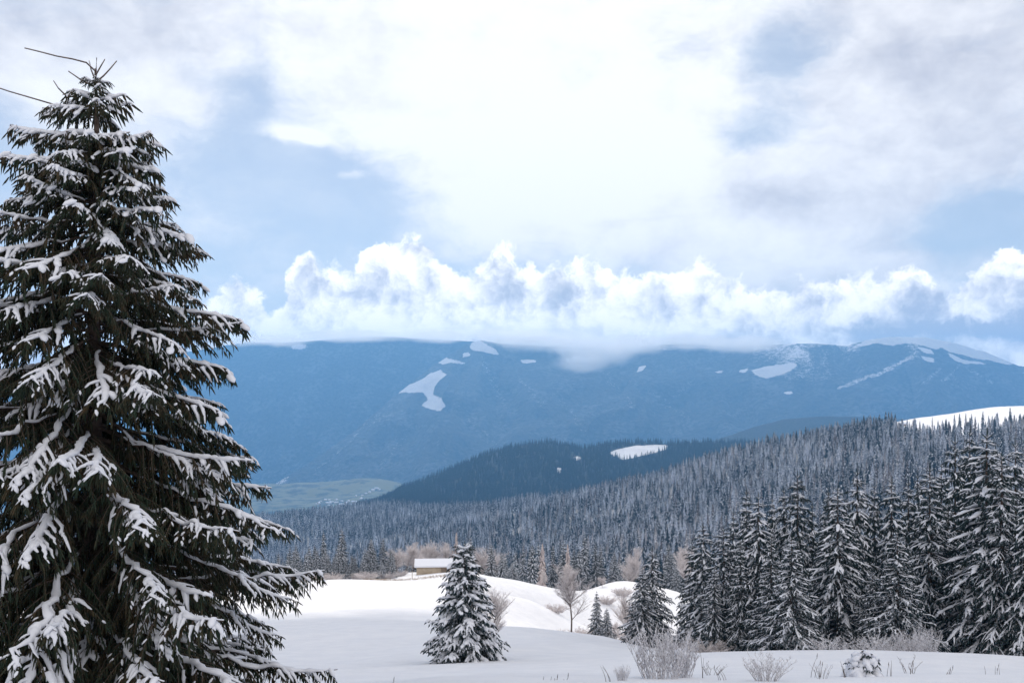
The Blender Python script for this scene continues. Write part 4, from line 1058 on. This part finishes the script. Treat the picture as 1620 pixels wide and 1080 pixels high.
# sapling buried under a cap of snow
x, y, z = at_px(1366, 24)
sp = empty('sapling', (x, y, z)); tag(sp, 'little spruce sapling bowed under a thick cap of snow', 'tree')
t_, c_, s_ = spruce_mbs(91, 0.62, 0.60, 7, 9, dict(sec=0.045, ter=0.028, tl=0.075, nr=0.014, sw=0.040, inner=0.0), 0.3, 0.8, clear=0.05, profile=0.5, swide=1.6, snowy=1.0, frond=1.3)
t_.build('trunk', [M['bark']], sp); c_ = c_.build('crown', [M['needle_mid'], M['bark']], sp); s_.build('snow', [M['snow']], c_)
nn = Noise2(4)
def snow_lump(px, d, dz, r, label):
    bm = bmesh.new(); bmesh.ops.create_icosphere(bm, subdivisions=3, radius=r)
    for v in bm.verts:
        q = float(nn(np.array([v.co.x * 8 / r * .2 + px]), np.array([v.co.y * 8 / r * .2 + v.co.z * 3]), 3)[0]); v.co *= 1 + .5 * q; v.co.z *= .6
    me = bpy.data.meshes.new('snow_clump'); bm.to_mesh(me); bm.free(); me.materials.append(M['snow']); me.polygons.foreach_set('use_smooth', np.ones(len(me.polygons), bool))
    x, y, z = at_px(px, d); tag(inst('snow_clump', me, None, (x, y, z + dz)), label, 'snow')
snow_lump(1077, 24.0, .62, .16, 'lump of snow caught in the thick frosted bush')

# stalks of dry grass poking out of the snow
def stalk(px, d, H, lean, n, label):
    rg = random.Random(int(px * 7)); mb = MB()
    for i in range(n):
        a = rg.gauss(0, .3); b = np.array([rg.gauss(0, .05 * n ** .5), rg.gauss(0, .05), -.05]); l = H * rg.uniform(.6, 1.1)
        t = np.linspace(0, 1, 5); mb.tube(b + np.stack([(lean + a * .4) * l * t ** 1.6, .1 * a * t, l * t * (1 - .15 * t)], 1), np.linspace(.007, .003, 5), 3, 0)
        if rg.random() < .25:
            e = b + np.array([(lean + a * .4) * l, .1 * a, l * .85]); mb.tube([e - (0, 0, .03), e + (0, 0, .03), e + (0.01, 0, .10)], [.004, .009, .003], 4, 0)
    x, y, z = at_px(px, d); tag(inst('dry_stalk', mb.mesh('dry_stalk', [M['twig_dark']]), None, (x, y, z)), label, 'plant', 'dry stalks in the snow')
for px, d, H, ln, n, lab in ((604, 20.5, .32, .5, 2, 'bent twig sticking out of the snow by the huge spruce'), (875, 22.3, .14, .1, 4, 'first little stalk tuft alone in the bare snow, left of its twin'), (893, 22.3, .11, .3, 3, 'second little stalk tuft alone in the bare snow, right of its twin'), (1112, 24, .75, .0, 2, 'straight single stalk right of the thick bush'), (1140, 23, .45, -.4, 4, 'leaning stalks between the two bushes'),
    (1290, 24, .65, .15, 5, 'tall thin stalks right of the low purple bush'), (1335, 23.5, .5, -.2, 4, 'stalks close left of the snow capped sapling'), (1404, 24, .5, .1, 3, 'upright stalks close right of the snow capped sapling'), (1568, 27, .35, -.1, 4, 'short dry tuft far right in the snow'), (1500, 26, .2, .3, 5, 'low dry tuft left of the short one far right in the snow'), (968, 21.9, .5, -.5, 3, 'arched stalks left of the thick bush')):
    stalk(px, d, H, ln, n, lab)

# ------------------------------------------------------------------ the barn, the hut on the hill, the village
def house(name, loc, rz, lx, ly, wall_h, rise, label, cat, wall_m, snow_t=0.25, eave=0.4, door=True, group=None, planks=0, openings=()):
    e = empty(name, loc, rz); tag(e, label, cat, group)
    w = MB(); h = wall_h
    v = [(-lx / 2, -ly / 2, -.8), (lx / 2, -ly / 2, -.8), (lx / 2, ly / 2, -.8), (-lx / 2, ly / 2, -.8), (-lx / 2, -ly / 2, h), (lx / 2, -ly / 2, h), (lx / 2, ly / 2, h), (-lx / 2, ly / 2, h), (-lx / 2, 0, h + rise), (lx / 2, 0, h + rise)]
    w.add(v, [(0, 1, 5, 4), (1, 2, 6, 9, 5), (2, 3, 7, 6), (3, 0, 4, 8, 7)]); w.build('wall', [wall_m], e, False)
    def roof_slab(t0, t1, grow, nm, mat, par):
        m = MB(); k = rise / (ly / 2); x = lx / 2 + eave + grow; y = ly / 2 + eave + grow
        prof = [(-y, h - k * (eave + grow) + t0), (0, h + rise + t0), (y, h - k * (eave + grow) + t0), (y, h - k * (eave + grow) + t1), (0, h + rise + t1), (-y, h - k * (eave + grow) + t1)]
        vv = [(sx * x, a, b_) for sx in (-1, 1) for a, b_ in prof]; n = 6
        m.add(vv, [(i, (i + 1) % n, n + (i + 1) % n, n + i) for i in range(n)] + [(0, 5, 4, 1), (1, 4, 3, 2), (6, 7, 10, 11), (7, 8, 9, 10)]); return m.build(nm, [mat], par, False)
    r = roof_slab(.003, .12, 0, 'roof', M['wood'], e); roof_slab(.123, .123 + snow_t, .06, 'snow', M['snow'], r)
    return e
M['wood'] = mat_flat('wood', (0.16, 0.12, 0.09), (0.30, 0.24, 0.18), 1.4, dist=0.02)
M['barn_wall'] = mat_flat('barn_wall', (0.36, 0.29, 0.21), (0.50, 0.42, 0.32), 0.8, dist=0.03)
M['plaster'] = mat_flat('plaster', (0.55, 0.50, 0.44), (0.70, 0.66, 0.60), 0.2)
x, y, z = at_px(700, 216)
zg = (HY - 911) / FPX * 216
bn = house('barn', (x, 216, zg + .35), R(4), 11.2, 5.0, 2.2, .95, 'long low beige barn with a thick snow roof across the meadow', 'barn', M['barn_wall'], 0.30)
for i in range(14):                                                    # boards of the front wall
    bx_ = -5.5 + i * .4; mb = MB(); mb.box((bx_ + .2, -2.53, .65), (.36, .05, 2.9)); mb.build('plank', [M['barn_wall']], bn, False)
mb = MB(); mb.box((.9, -2.53, .85), (2.2, .05, 2.5)); d_ = mb.build('door', [M['wood']], bn, False)
mb = MB(); mb.box((-.25, -2.57, .85), (.10, .05, 2.5)); mb.build('door_frame', [M['wood']], d_, False)
for i in range(7):
    mb = MB(); mb.box((2.3 + i * .45, -2.53, .65), (.40, .05, 2.9)); mb.build('plank', [M['barn_wall']], bn, False)

x, y, z = at_px(1428, 1290, zB)
house('hut', (x, 1290, z - .2), R(-10), 10, 6, 3.2, 1.6, 'flat looking hut with a snowy roof on the hilltop skyline', 'hut', M['wood'], 0.5)
rg = random.Random(12)
hm = house('house', (0, 0, -5000), 0, 15, 10, 6, 4, 'tiny white roofed house of the village down in the valley', 'house', M['plaster'], .5, .6, group='houses of the valley village')
def copy_tree(o, parent=None):
    c = o.copy(); COL.objects.link(c); c.parent = parent
    for ch in list(o.children): copy_tree(ch, c)
    return c
first = True
spots = [(596, 773), (579, 781), (563, 785), (571, 789), (561, 795), (552, 793), (532, 791), (541, 793), (519, 796), (508, 793), (515, 791), (500, 797), (526, 800), (546, 799), (556, 798), (537, 798), (585, 779), (573, 784), (600, 775), (590, 776)] + [(rg.gauss(530, 18), rg.gauss(796, 4)) for _ in range(18)]
for px, py in spots:
    dd = np.linspace(4950, 6000, 500); xx = (px - HX) / FPX * dd; pp = HY - zE(xx, dd) / dd * FPX
    i = int(np.argmin(np.abs(pp - py))); o = hm if first else copy_tree(hm); first = False
    o.location = (xx[i], dd[i], float(zE(xx[i:i + 1], dd[i:i + 1])[0])); o.rotation_euler = (0, 0, rg.choice((0, .3, -.4, 1.2, 1.6))); s = rg.uniform(.55, 1.2); o.scale = (s * rg.choice((1, 1, 1.7)), s, s * .9)

# dry bank and pole before the barn
mb = MB(); rg = random.Random(3)
for i in range(900):
    px = rg.uniform(575, 712); d = rg.uniform(202, 208) - 2.5 * math.sin((px - 575) / 137 * 3.14); x = (px - HX) / FPX * d
    z = float(0); l = rg.uniform(.15, .45); a = rg.gauss(0, .4)
    mb.v.append(np.array([(x - .04, d, 0), (x + .04, d, 0), (x + a * l, d + rg.gauss(0, .1), l)])); mb.f.append((mb.n, mb.n + 1, mb.n + 2)); mb.m.append(0); mb.n += 3
V = np.concatenate(mb.v); g = zA(V[:, 0], V[:, 1]); V[:, 2] += g - .05; mb.v = [V]
tag(mb.build('dry_grass', [M['straw']]), 'band of dry grass poking out of the snow before the barn', kind='stuff')
x, y, z = at_px(652, 204)
mb = MB(); mb.tube([(0, 0, -.3), (0.03, 0, 2.6)], [.07, .05], 6, 0, cap=True); mb.box((0.02, 0, 1.5), (.9, .06, .10))
o = mb.build('pole', [M['wood']]); o.location = (x, y, z); tag(o, 'thin wooden pole standing in the snow before the barn', 'pole')
